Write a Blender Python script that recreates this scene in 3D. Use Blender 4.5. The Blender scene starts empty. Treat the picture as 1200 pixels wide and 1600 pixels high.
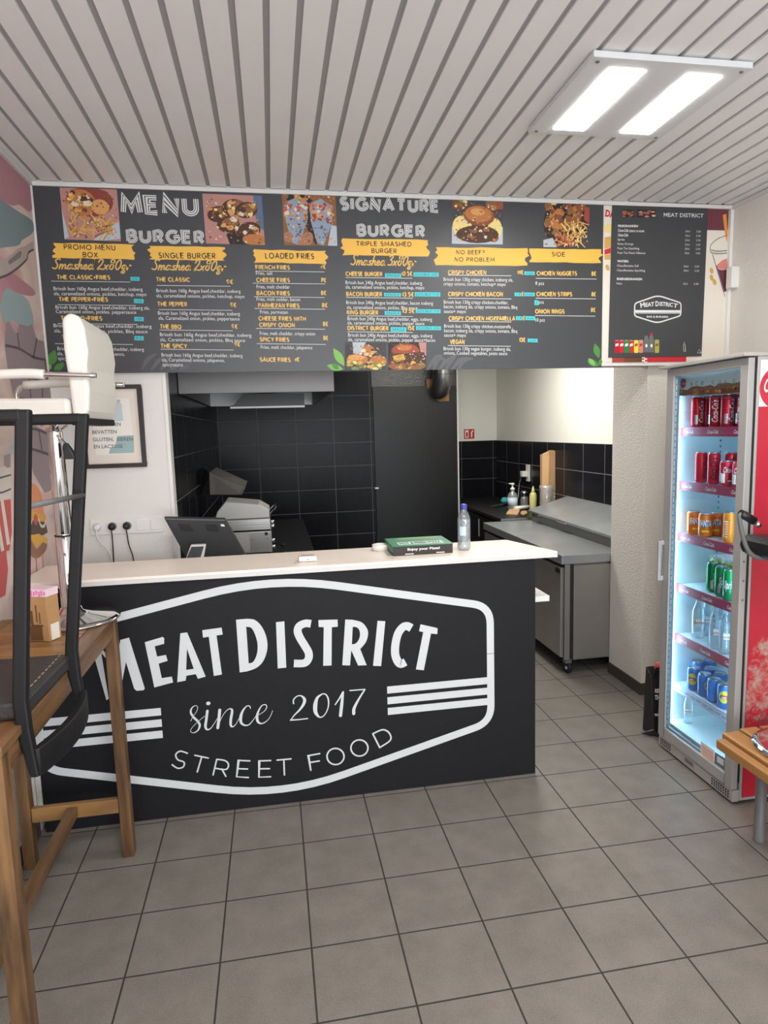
import bpy, bmesh, math, random
from mathutils import Vector, Matrix
from mathutils.geometry import tessellate_polygon
random.seed(7)
D = bpy.data
SC = bpy.context.scene
COL = SC.collection

# ---------------------------------------------------------------- camera
F_PX, YAW, PITCH, ROLL = 1060.25533, 0.177465619, -0.133315490, 0.0267718657
CAM = Vector((-0.646863453, -3.00560668, 1.72884878)); CX, CY = 619.614552, 812.776720
ca, sa, cb, sb, cc, sc_ = math.cos(YAW), math.sin(YAW), math.cos(PITCH), math.sin(PITCH), math.cos(ROLL), math.sin(ROLL)
FWD = Vector((sa*cb, ca*cb, sb)); _r = Vector((ca, -sa, 0)); _d = FWD.cross(_r)
RGT = cc*_r + sc_*_d; DWN = -sc_*_r + cc*_d
cam_data = D.cameras.new('camera'); cam = D.objects.new('camera', cam_data); COL.objects.link(cam)
M3 = Matrix((RGT, -DWN, -FWD)).transposed()
cam.matrix_world = Matrix.Translation(CAM) @ M3.to_4x4()
cam_data.sensor_fit = 'VERTICAL'; cam_data.sensor_height = 36.0; cam_data.lens = 36*F_PX/1600
cam_data.shift_x = -(CX-600)/1600; cam_data.shift_y = (CY-800)/1600
cam_data.clip_start = 0.05
SC.camera = cam

# ---------------------------------------------------------------- world, lights, exposure
SC.view_settings.view_transform = 'Standard'; SC.view_settings.look = 'None'
SC.view_settings.gamma = 1.0; SC.view_settings.exposure = 1.24
SC.view_settings.use_curve_mapping = False
SC.cycles.use_denoising = True
SC.cycles.max_bounces = 8; SC.cycles.transparent_max_bounces = 16
SC.cycles.caustics_reflective = False; SC.cycles.caustics_refractive = False
W = D.worlds.new('daylight'); SC.world = W; W.use_nodes = True
W.node_tree.nodes['Background'].inputs[0].default_value = (0.75, 0.85, 1.0, 1)
W.node_tree.nodes['Background'].inputs[1].default_value = 0.8
def area(name, loc, rot, sx, sy, power, color):
    l = D.lights.new(name, 'AREA'); l.shape = 'RECTANGLE'; l.size = sx; l.size_y = sy; l.energy = power; l.color = color
    o = D.objects.new(name, l); COL.objects.link(o); o.location = loc; o.rotation_euler = rot; return o
P2 = math.pi/2
area('window_daylight', (0.17, -5.9, 1.45), (P2+0.5, 0, 0), 3.2, 2.3, 80, (0.90, 0.95, 1.0))
area('rear_ceiling_lamp', (-0.3, -2.6, 2.93), (0, 0, 0), 0.6, 0.6, 20, (1.0, 0.95, 0.88))
area('kitchen_ceiling_lamp', (1.05, 2.5, 2.66), (0, 0, 0), 0.9, 0.9, 24, (1.0, 0.95, 0.88))
LAMP = 25.0      # ceiling panel diffusers
LED = 19.0        # cooler strip

# ---------------------------------------------------------------- pixel -> world helper
def ray(u, v):
    return RGT*((u-CX)/F_PX) + DWN*((v-CY)/F_PX) + FWD
def hit(u, v, ax, val):
    d = ray(u, v); t = (val-CAM[ax])/d[ax]; return CAM + d*t
def hx(u, v, x): return hit(u, v, 0, x)
def hy(u, v, y): return hit(u, v, 1, y)
def hz(u, v, z): return hit(u, v, 2, z)

# ---------------------------------------------------------------- materials
def lin(c):
    if isinstance(c, str):
        c = [int(c[i:i+2], 16)/255 for i in (0, 2, 4)]
        c = [x/12.92 if x <= 0.04045 else ((x+0.055)/1.055)**2.4 for x in c]
    return (c[0], c[1], c[2], 1)
MATS = {}
def mat(name, col, rough=0.5, metal=0.0, noise=None, bump=None, emit=0.0, spec=0.5, coat=0.0):
    m = D.materials.new(name); m.use_nodes = True; nt = m.node_tree; b = nt.nodes['Principled BSDF']
    b.inputs['Base Color'].default_value = lin(col); b.inputs['Roughness'].default_value = rough
    b.inputs['Metallic'].default_value = metal; b.inputs['Specular IOR Level'].default_value = spec
    b.inputs['Coat Weight'].default_value = coat
    m.diffuse_color = lin(col)
    if noise or bump:
        tc = nt.nodes.new('ShaderNodeTexCoord')
    if noise:
        sc, amt, col2 = noise[:3]
        n = nt.nodes.new('ShaderNodeTexNoise'); n.inputs['Scale'].default_value = 1.0; n.inputs['Detail'].default_value = 5
        mp = nt.nodes.new('ShaderNodeMapping'); mp.inputs['Scale'].default_value = sc if isinstance(sc, tuple) else (sc, sc, sc)
        nt.links.new(tc.outputs['Object'], mp.inputs[0]); nt.links.new(mp.outputs[0], n.inputs['Vector'])
        r = nt.nodes.new('ShaderNodeValToRGB'); r.color_ramp.elements[0].position = 0.5-0.5*amt; r.color_ramp.elements[1].position = 0.5+0.5*amt
        r.color_ramp.elements[0].color = lin(col); r.color_ramp.elements[1].color = lin(col2)
        nt.links.new(n.outputs['Fac'], r.inputs[0]); nt.links.new(r.outputs[0], b.inputs['Base Color'])
    if bump:
        sc, st = bump
        n2 = nt.nodes.new('ShaderNodeTexNoise'); n2.inputs['Scale'].default_value = 1.0; n2.inputs['Detail'].default_value = 3
        mp2 = nt.nodes.new('ShaderNodeMapping'); mp2.inputs['Scale'].default_value = sc if isinstance(sc, tuple) else (sc, sc, sc)
        nt.links.new(tc.outputs['Object'], mp2.inputs[0]); nt.links.new(mp2.outputs[0], n2.inputs['Vector'])
        bp = nt.nodes.new('ShaderNodeBump'); bp.inputs['Strength'].default_value = st; bp.inputs['Distance'].default_value = 0.01
        nt.links.new(n2.outputs['Fac'], bp.inputs['Height']); nt.links.new(bp.outputs[0], b.inputs['Normal'])
    if emit:
        b.inputs['Emission Color'].default_value = lin(col); b.inputs['Emission Strength'].default_value = emit
    MATS[name] = m; return m
def glass_mat(name, tint, refl=0.06, rough=0.02, body=0.0, bodycol='ffffff'):
    m = D.materials.new(name); m.use_nodes = True; nt = m.node_tree; nt.nodes.clear()
    out = nt.nodes.new('ShaderNodeOutputMaterial'); tr = nt.nodes.new('ShaderNodeBsdfTransparent'); tr.inputs[0].default_value = lin(tint)
    gl = nt.nodes.new('ShaderNodeBsdfGlossy'); gl.inputs['Roughness'].default_value = rough
    lw = nt.nodes.new('ShaderNodeLayerWeight'); lw.inputs['Blend'].default_value = 0.25
    mth = nt.nodes.new('ShaderNodeMath'); mth.operation = 'MULTIPLY_ADD'; mth.inputs[1].default_value = 0.5; mth.inputs[2].default_value = refl
    nt.links.new(lw.outputs['Facing'], mth.inputs[0])
    mx = nt.nodes.new('ShaderNodeMixShader'); nt.links.new(mth.outputs[0], mx.inputs[0])
    nt.links.new(tr.outputs[0], mx.inputs[1]); nt.links.new(gl.outputs[0], mx.inputs[2]); last = mx
    if body:
        df = nt.nodes.new('ShaderNodeBsdfDiffuse'); df.inputs[0].default_value = lin(bodycol)
        m2 = nt.nodes.new('ShaderNodeMixShader'); m2.inputs[0].default_value = body
        nt.links.new(mx.outputs[0], m2.inputs[1]); nt.links.new(df.outputs[0], m2.inputs[2]); last = m2
    nt.links.new(last.outputs[0], out.inputs[0]); MATS[name] = m; return m
def grid_mat(name, ax1, off1, p1, ax2, off2, p2, gap, tile, tile2, grout, rough, bump_s, bump_st, nscale, sparkle=None, grough=0.8, coat=0.0, spec=0.5):
    """tiles laid on a world grid"""
    m = D.materials.new(name); m.use_nodes = True; nt = m.node_tree; b = nt.nodes['Principled BSDF']; L = nt.links.new
    geo = nt.nodes.new('ShaderNodeNewGeometry'); sx = nt.nodes.new('ShaderNodeSeparateXYZ'); L(geo.outputs['Position'], sx.inputs[0])
    def mth(op, a, bval=None, link=None):
        n = nt.nodes.new('ShaderNodeMath'); n.operation = op
        if hasattr(a, 'links'): L(a, n.inputs[0])
        else: n.inputs[0].default_value = a
        if link is not None: L(link, n.inputs[1])
        elif bval is not None: n.inputs[1].default_value = bval
        return n.outputs[0]
    def line(ax, off, p):
        t = mth('DIVIDE', mth('SUBTRACT', sx.outputs[ax], off), p); t = mth('FRACT', mth('ADD', t, 100.0))
        d = mth('MINIMUM', t, link=mth('SUBTRACT', 1.0, link=t))
        return mth('MULTIPLY', d, p)
    d = mth('MINIMUM', line(ax1, off1, p1), link=line(ax2, off2, p2))
    mr = nt.nodes.new('ShaderNodeMapRange'); mr.inputs['From Min'].default_value = gap*0.5; mr.inputs['From Max'].default_value = gap*0.5+0.0015
    L(d, mr.inputs['Value'])
    n = nt.nodes.new('ShaderNodeTexNoise'); n.inputs['Scale'].default_value = nscale; n.inputs['Detail'].default_value = 6; L(geo.outputs['Position'], n.inputs['Vector'])
    r = nt.nodes.new('ShaderNodeValToRGB'); r.color_ramp.elements[0].position = 0.35; r.color_ramp.elements[1].position = 0.65
    r.color_ramp.elements[0].color = lin(tile); r.color_ramp.elements[1].color = lin(tile2); L(n.outputs['Fac'], r.inputs[0])
    col = r.outputs[0]
    if sparkle:
        n4 = nt.nodes.new('ShaderNodeTexNoise'); n4.inputs['Scale'].default_value = sparkle[0]; n4.inputs['Detail'].default_value = 2; L(geo.outputs['Position'], n4.inputs['Vector'])
        r4 = nt.nodes.new('ShaderNodeValToRGB'); r4.color_ramp.elements[0].position = sparkle[1]; r4.color_ramp.elements[1].position = sparkle[1]+0.1
        L(n4.outputs['Fac'], r4.inputs[0])
        mxs = nt.nodes.new('ShaderNodeMixRGB'); L(r4.outputs[0], mxs.inputs[0]); L(col, mxs.inputs[1]); mxs.inputs[2].default_value = lin(sparkle[2]); col = mxs.outputs[0]
    mx = nt.nodes.new('ShaderNodeMixRGB'); L(mr.outputs[0], mx.inputs[0]); mx.inputs[1].default_value = lin(grout); L(col, mx.inputs[2]); L(mx.outputs[0], b.inputs['Base Color'])
    rr = nt.nodes.new('ShaderNodeMapRange'); L(mr.outputs[0], rr.inputs['Value']); rr.inputs['To Min'].default_value = grough; rr.inputs['To Max'].default_value = rough; L(rr.outputs[0], b.inputs['Roughness'])
    b.inputs['Coat Weight'].default_value = coat; b.inputs['Specular IOR Level'].default_value = spec
    n2 = nt.nodes.new('ShaderNodeTexNoise'); n2.inputs['Scale'].default_value = bump_s; n2.inputs['Detail'].default_value = 3; L(geo.outputs['Position'], n2.inputs['Vector'])
    h = mth('ADD', mth('MULTIPLY', n2.outputs['Fac'], bump_st), link=mr.outputs[0])
    bp = nt.nodes.new('ShaderNodeBump'); bp.inputs['Strength'].default_value = 0.6; bp.inputs['Distance'].default_value = 0.002; L(h, bp.inputs['Height']); L(bp.outputs[0], b.inputs['Normal'])
    MATS[name] = m; return m

mat('wall_white', 'e2dfda', 0.85, bump=(120, 0.12))
mat('wall_textured', 'e4dfd8', 0.85, bump=((60, 60, 110), 0.5))
mat('kitchen_white', 'e9e9e0', 0.7, bump=(60, 0.15))
mat('slat_white', 'f0efee', 0.5, noise=(3, 0.6, 'ebeae9'))
mat('slat_gap', 'a5a3a1', 0.7)
mat('trim_white', 'd9d7d3', 0.5)
mat('skirting_dark', '4a4640', 0.6, noise=(40, 0.8, '3d3a36'))
grid_mat('floor_tile', 0, 0.0, 0.3, 1, 0.0, 0.3, 0.0045, '706b65', '7c7670', '302d29', 0.42, 160, 0.5, 9, sparkle=(300, 0.56, '92897f'))
grid_mat('black_tile_back', 0, 0.012, 0.4, 2, 0.1, 0.25, 0.004, '101014', '15151a', '64666a', 0.24, 230, 0.6, 20, spec=0.14)
grid_mat('black_tile_left', 1, 1.2, 0.4, 2, 0.1, 0.25, 0.004, '0f0f12', '141418', '64666a', 0.24, 230, 0.6, 20, spec=0.14)
grid_mat('black_tile_right', 1, 0.235, 0.4, 2, 0.062, 0.25, 0.004, '17171c', '1d1d22', '808288', 0.24, 230, 0.6, 20, spec=0.2)
mat('vinyl_black', '121217', 0.6, bump=(60, 0.06), noise=(6, 0.8, '14141a'), spec=0.3)
mat('vinyl_white', 'd6d8da', 0.45)
mat('countertop_cream', 'f6e8dc', 0.35, noise=(2, 0.8, 'f8ede3'))
mat('board_black', '3c3d40', 0.4, noise=(4, 0.9, '3f4043'))
mat('paint_black', '0f0f10', 0.36, bump=(70, 0.1), noise=(5, 0.8, '161616'), spec=0.35)
mat('paint_black_upper', '3a3a39', 0.3, bump=(60, 0.25))
mat('print_white', 'dcdcda', 0.5); mat('print_yellow', 'dcb25c', 0.5); mat('banner_yellow', 'eeb94c', 0.5); mat('print_grey', '5a5a5c', 0.6)
mat('print_dark', '3a3228', 0.6); mat('tape_cyan', '3fc4cc', 0.5); mat('ink_dark', '1c4a52', 0.6)
mat('steel', 'b4b2ae', 0.34, 1.0, bump=((4, 160, 160), 0.06)); mat('steel_hood', '6a6765', 0.42, 1.0, bump=(6, 0.05)); mat('filter_steel', '3c3b3a', 0.4, 0.8); mat('steel_dark', '8a8986', 0.4, 1.0, bump=(8, 0.1))
mat('steel_top', 'b4b8ba', 0.32, 0.6, noise=(5, 0.8, '9da2a6'), bump=(12, 0.1)); mat('steel_satin', 'a09c98', 0.36, 0.6, noise=(3, 0.7, '8c8884'))
mat('chrome', 'e0e0e0', 0.07, 1.0); mat('aluminium', 'b2b0ae', 0.5, 0.3); mat('aluminium_light', 'bcb9b5', 0.5, 0.35)
mat('rubber_black', '141416', 0.6); mat('plastic_black', '1a1a1c', 0.4); mat('plastic_grey', '6b6b6b', 0.45); mat('plastic_dark', '3a3b3d', 0.4)
mat('plastic_white', 'e4e2de', 0.4); mat('screen_dark', '2c2c30', 0.15)
mat('leather_white', 'e8e4dc', 0.4, bump=(50, 0.1)); mat('leather_black', '1d1d20', 0.35, bump=(60, 0.15)); mat('leather_grey', '2c2a2a', 0.5, bump=(120, 0.2))
mat('painted_wood_black', '0d0d0f', 0.55, bump=(30, 0.08), spec=0.35); mat('stitch', 'a89c86', 0.7)
mat('acacia', '44301f', 0.42, noise=((30, 30, 4), 0.32, '7c5a38'), bump=((40, 40, 4), 0.08))
mat('acacia_top', '765534', 0.4, noise=((3, 26, 14), 0.4, 'a47a4a'), bump=((4, 60, 40), 0.08))
mat('acacia_rail', '584028', 0.4, noise=((30, 3, 30), 0.35, '866240'), bump=((40, 4, 40), 0.08))
mat('bench_wood', '9c6e3e', 0.42, noise=((24, 1.5, 24), 0.5, 'b0804c'))
mat('lamp_panel', 'd8dadb', 0.5); mat('lamp_glow', 'fffdf6', emit=LAMP); mat('screw', '8a8a8a', 0.4, 0.8)
mat('led', 'bfe9ff', emit=LED); mat('spacer_blue', '7d98a6', 0.4)
mat('kraft', 'b48a5c', 0.75, noise=(30, 0.8, 'c09668')); mat('kraft_dark', '6d4c2c', 0.8); mat('kraft_light', 'cda67a', 0.7); mat('pink_print', 'e884b8', 0.6); mat('pink_pale', 'f2d6e2', 0.6)
mat('pizza_green', '2c7a5c', 0.5, noise=(8, 0.8, '328464')); mat('pizza_brown', '2a211d', 0.55); mat('mint', 'c9e8d8', 0.6)
mat('bottle_blue_cap', '3a44a8', 0.4); mat('label_pale', 'c8d6e2', 0.5)
glass_mat('clear_plastic', 'f4f8fa', 0.1, 0.05, 0.18, 'e8eef2'); glass_mat('door_glass', 'f2f8fa', 0.03, 0.01); glass_mat('clear_bottle', 'f2f6f8', 0.12, 0.06, 0.12, 'e0e8ec')
mat('fridge_white', 'e4f0f4', 0.45); mat('fridge_shelf', 'dce9f2', 0.4); mat('fridge_red', 'c2273f', 0.4); mat('strip_red', 'a81e48', 0.45); mat('strip_pale', 'c8cfe8', 0.45)
mat('can_red', 'c81428', 0.3, 0.35); mat('can_red_bright', 'd4243a', 0.3, 0.3); mat('can_orange', 'ee7414', 0.35, 0.1); mat('can_orange_light', 'f28a1e', 0.35, 0.1)
mat('can_green', '109050', 0.3, 0.3); mat('can_lime', 'a8b04a', 0.35, 0.25); mat('can_blue', '2878c8', 0.3, 0.2); mat('can_yellow', 'f0d838', 0.4); mat('can_lid', 'c4c8cc', 0.25, 0.9)
mat('fanta_blue', '1a3c96', 0.4); mat('leaf', '4c8a3c', 0.6); mat('leaf_light', '7cb458', 0.6)
mat('paper_white', 'ece9e2', 0.7); mat('paper_aged', 'e6dcd0', 0.7); mat('watercolour', 'c2cfd4', 0.7); mat('watercolour_teal', '9fb8b8', 0.7); mat('frame_black', '2a201e', 0.4); mat('type_grey', '5c5c60', 0.7)
mat('sign_red', 'c03028', 0.5); mat('teal_cloth', '3fa8a8', 0.8); mat('squeeze_yellow', 'd8d890', 0.4); mat('maroon', '6c3440', 0.6); mat('bag_red', 'c84848', 0.6)
mat('poster_cream', 'e6ddd0', 0.6); mat('poster_red', 'cc2430', 0.5); mat('poster_orange', 'e8923c', 0.5); mat('poster_pink', 'd8847a', 0.5)
mat('plywood', 'a87c54', 0.7, noise=((4, 4, 30), 0.7, '94683f')); mat('duct', '8c8c8c', 0.3, 0.9, bump=(6, 0.1))
for k, c in dict(bun='b8743c', bun_light='d89c5c', bun_dark='8a4a28', patty='4a2a1c', patty_light='6e4028', cheese='cfa350', cheese_pale='ecd484', fry='cfa460', fry_dark='c08838', tomato='a04434', pinkish='b8847c', tray='8a3c34', plate='b4bcc4', denim='5a6c8c', paper_blue='8c9cb0', skin='a87458', lettuce='6f8a50', dark='241c1a', bacon='b85a4c', cream='ddd0b8', browned='8a5c34', slate='3c3c40').items():
    mat('food_'+k, c, 0.6)
for k, c in dict(pink='c8a8a4', rose='b4848c', teal='98acae', teal_dark='7e9096', brick='98888e', brick_light='a8989e', mortar='5c525c', fork='b4a8a4', fork_dark='887c7a', orange='e0946a', orange_dark='c47a54', red='c05858', white='d8d0c8', patty='5c4840', cheese='dca848', sausage='946a58', plank='b8a09c').items():
    mat('mural_'+k, c, 0.75, noise=(14, 0.9, c))
def mural_base():
    m = D.materials.new('mural_wash'); m.use_nodes = True; nt = m.node_tree; b = nt.nodes['Principled BSDF']; L = nt.links.new
    g = nt.nodes.new('ShaderNodeNewGeometry'); mp = nt.nodes.new('ShaderNodeMapping'); mp.inputs['Scale'].default_value = (1, 1.2, 2.4); L(g.outputs['Position'], mp.inputs[0])
    n = nt.nodes.new('ShaderNodeTexNoise'); n.inputs['Scale'].default_value = 1.6; n.inputs['Detail'].default_value = 6; n.inputs['Distortion'].default_value = 0.6; L(mp.outputs[0], n.inputs['Vector'])
    r = nt.nodes.new('ShaderNodeValToRGB'); e = r.color_ramp.elements
    e[0].position = 0.3; e[0].color = lin('a4b0b0'); e[1].position = 0.72; e[1].color = lin('bc8c92')
    for p, c in ((0.4, 'd0b8b0'), (0.5, 'dcc8c0'), (0.6, 'd2aeaa')):
        x = e.new(p); x.color = lin(c)
    L(n.outputs['Fac'], r.inputs[0]); L(r.outputs[0], b.inputs['Base Color']); b.inputs['Roughness'].default_value = 0.75
    MATS['mural_wash'] = m
mural_base()
def side_art_mat():
    m = D.materials.new('cooler_side_print'); m.use_nodes = True; nt = m.node_tree; b = nt.nodes['Principled BSDF']; L = nt.links.new
    g = nt.nodes.new('ShaderNodeNewGeometry'); s = nt.nodes.new('ShaderNodeSeparateXYZ'); L(g.outputs['Position'], s.inputs[0])
    n = nt.nodes.new('ShaderNodeTexNoise'); n.inputs['Scale'].default_value = 9; n.inputs['Detail'].default_value = 10; n.inputs['Roughness'].default_value = 0.75; L(g.outputs['Position'], n.inputs['Vector'])
    # spatter of pale paint in a diagonal sweep: grows with x, strongest at mid height
    mz = nt.nodes.new('ShaderNodeMapRange'); mz.interpolation_type = 'SMOOTHSTEP'; L(s.outputs[2], mz.inputs['Value'])
    mz.inputs['From Min'].default_value = 1.05; mz.inputs['From Max'].default_value = 0.62
    mx = nt.nodes.new('ShaderNodeMapRange'); L(s.outputs[0], mx.inputs['Value']); mx.inputs['From Min'].default_value = 1.37; mx.inputs['From Max'].default_value = 1.56
    a1 = nt.nodes.new('ShaderNodeMath'); a1.operation = 'ADD'; L(mz.outputs[0], a1.inputs[0]); L(mx.outputs[0], a1.inputs[1])
    mlo = nt.nodes.new('ShaderNodeMapRange'); mlo.interpolation_type = 'SMOOTHSTEP'; L(s.outputs[2], mlo.inputs['Value']); mlo.inputs['From Min'].default_value = 0.28; mlo.inputs['From Max'].default_value = 0.42
    a2 = nt.nodes.new('ShaderNodeMath'); a2.operation = 'MULTIPLY'; L(a1.outputs[0], a2.inputs[0]); L(mlo.outputs[0], a2.inputs[1])
    a3 = nt.nodes.new('ShaderNodeMath'); a3.operation = 'MULTIPLY_ADD'; L(a2.outputs[0], a3.inputs[0]); a3.inputs[1].default_value = 0.19; L(n.outputs['Fac'], a3.inputs[2])
    r = nt.nodes.new('ShaderNodeValToRGB'); e = r.color_ramp.elements; e[0].position = 0.72; e[0].color = lin('bf2238'); e[1].position = 0.86; e[1].color = lin('b9a89a')
    L(a3.outputs[0], r.inputs[0]); L(r.outputs[0], b.inputs['Base Color']); b.inputs['Roughness'].default_value = 0.4
    MATS['cooler_side_print'] = m
side_art_mat()

# ---------------------------------------------------------------- object helpers
def tag(o, label=None, cat=None, group=None, kind=None):
    if label: o['label'] = label
    if cat: o['category'] = cat
    if group: o['group'] = group
    if kind: o['kind'] = kind
    return o
def thing(name, label, cat, loc, group=None):
    o = D.objects.new(name, None); COL.objects.link(o); o.location = loc; o.empty_display_size = 0.05
    return tag(o, label, cat, group)
def wloc(o):
    v = Vector((0, 0, 0))
    while o: v = v + o.location; o = o.parent
    return v
class MB:
    """collects shapes in world coordinates; build() links them as ONE mesh object"""
    def __init__(s): s.v, s.f, s.m, s.sm = [], [], [], []
    def add(s, vs, fs, m, smooth=False):
        n = len(s.v); s.v += [tuple(p) for p in vs]
        for f in fs: s.f.append([n+i for i in f]); s.m.append(m); s.sm.append(smooth)
        return s
    def box(s, x0, x1, y0, y1, z0, z1, m):
        x0, x1 = sorted((x0, x1)); y0, y1 = sorted((y0, y1)); z0, z1 = sorted((z0, z1))
        vs = [(x, y, z) for z in (z0, z1) for y in (y0, y1) for x in (x0, x1)]
        return s.add(vs, [(0, 2, 3, 1), (4, 5, 7, 6), (0, 1, 5, 4), (2, 6, 7, 3), (0, 4, 6, 2), (1, 3, 7, 5)], m)
    def hexa(s, bot, top, m):
        """8-corner solid from two 4-point loops"""
        return s.add(list(bot)+list(top), [(3, 2, 1, 0), (4, 5, 6, 7)]+[(i, (i+1) % 4, 4+(i+1) % 4, 4+i) for i in range(4)], m)
    def prism(s, poly, vec, m, smooth=False):
        n = len(poly); vec = Vector(vec); a = [Vector(p) for p in poly]; b = [p+vec for p in a]
        s.add(a+b, [list(range(n))[::-1], [n+i for i in range(n)]], m)
        return s.add(a+b, [(i, (i+1) % n, n+(i+1) % n, n+i) for i in range(n)], m, smooth)
    def tube(s, pts, r, m, n=10, smooth=True, cap=True, closed=False):
        pts = [Vector(p) for p in pts]; N = len(pts); rs = r if isinstance(r, (list, tuple)) else [r]*N; rings = []; prev = None
        for i, p in enumerate(pts):
            if closed: t = pts[(i+1) % N]-pts[i-1]
            else: t = pts[min(i+1, N-1)]-pts[max(i-1, 0)]
            t.normalize()
            if prev is None:
                a = Vector((0, 0, 1)) if abs(t.z) < 0.9 else Vector((1, 0, 0)); u = t.cross(a).normalized()
            else: u = (prev-t*prev.dot(t)).normalized()
            prev = u; w = t.cross(u)
            rings.append([p+(u*math.cos(2*math.pi*k/n)+w*math.sin(2*math.pi*k/n))*rs[i] for k in range(n)])
        vs = [q for rg in rings for q in rg]; fs = []
        for i in range(N if closed else N-1):
            j = (i+1) % N
            fs += [(i*n+k, i*n+(k+1) % n, j*n+(k+1) % n, j*n+k) for k in range(n)]
        s.add(vs, fs, m, smooth)
        if cap and not closed:
            s.add(rings[0], [list(range(n))[::-1]], m); s.add(rings[-1], [list(range(n))], m)
        return s
    def lathe(s, prof, c, m, n=24, smooth=True, ax=(0, 0, 1)):
        """prof: list of (radius, height)"""
        ax = Vector(ax).normalized(); a = Vector((1, 0, 0)) if abs(ax.x) < 0.9 else Vector((0, 1, 0)); u = ax.cross(a).normalized(); w = ax.cross(u); c = Vector(c)
        vs = [c+ax*h+(u*math.cos(2*math.pi*k/n)+w*math.sin(2*math.pi*k/n))*r for r, h in prof for k in range(n)]
        fs = [(i*n+k, i*n+(k+1) % n, (i+1)*n+(k+1) % n, (i+1)*n+k) for i in range(len(prof)-1) for k in range(n)]
        s.add(vs, fs, m, smooth)
        if prof[0][0] > 1e-4: s.add(vs[:n], [list(range(n))[::-1]], m)
        if prof[-1][0] > 1e-4: s.add(vs[-n:], [list(range(n))], m)
        return s
    def build(s, name, parent=None, bevel=0.0, subsurf=0, segs=2, origin=None):
        if parent: off = wloc(parent)
        elif origin is not None: off = Vector(origin)
        else:
            xs = [p[0] for p in s.v]; ys = [p[1] for p in s.v]; zs = [p[2] for p in s.v]
            off = Vector(((min(xs)+max(xs))/2, (min(ys)+max(ys))/2, min(zs)))
        me = D.meshes.new(name); me.from_pydata([Vector(p)-off for p in s.v], [], s.f)
        names = []
        for m in s.m:
            if m not in names: names.append(m)
        for nme in names: me.materials.append(MATS[nme])
        idx = {k: i for i, k in enumerate(names)}
        me.polygons.foreach_set('material_index', [idx[m] for m in s.m]); me.polygons.foreach_set('use_smooth', s.sm)
        bm = bmesh.new(); bm.from_mesh(me); bmesh.ops.remove_doubles(bm, verts=bm.verts, dist=1e-6)
        bmesh.ops.recalc_face_normals(bm, faces=bm.faces) if s.closed_mesh else None
        bm.to_mesh(me); bm.free(); me.update()
        o = D.objects.new(name, me); COL.objects.link(o)
        if parent: o.parent = parent
        else: o.location = off
        if bevel:
            md = o.modifiers.new('bevel', 'BEVEL'); md.width = bevel; md.segments = segs; md.limit_method = 'ANGLE'; md.angle_limit = 0.7; md.harden_normals = False
        if subsurf:
            md = o.modifiers.new('subdivision', 'SUBSURF'); md.levels = subsurf; md.render_levels = subsurf
        return o
    closed_mesh = True

def catmull(pts, k=6, closed=False):
    n = len(pts); out = []
    if n < 3: return list(pts)
    for i in range(n if closed else n-1):
        p0 = pts[(i-1) % n] if (closed or i > 0) else pts[0]; p1 = pts[i]; p2 = pts[(i+1) % n]; p3 = pts[(i+2) % n] if (closed or i+2 < n) else pts[-1]
        for j in range(k):
            t = j/k
            out.append(tuple(0.5*((2*b)+(-a+c)*t+(2*a-5*b+4*c-d)*t*t+(-a+3*b-3*c+d)*t**3) for a, b, c, d in zip(p0, p1, p2, p3)))
    if not closed: out.append(tuple(pts[-1]))
    return out
def copy_tree(o, parent=None):
    c = o.copy(); COL.objects.link(c)
    if parent: c.parent = parent
    for ch in list(o.children): copy_tree(ch, c)
    return c

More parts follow.
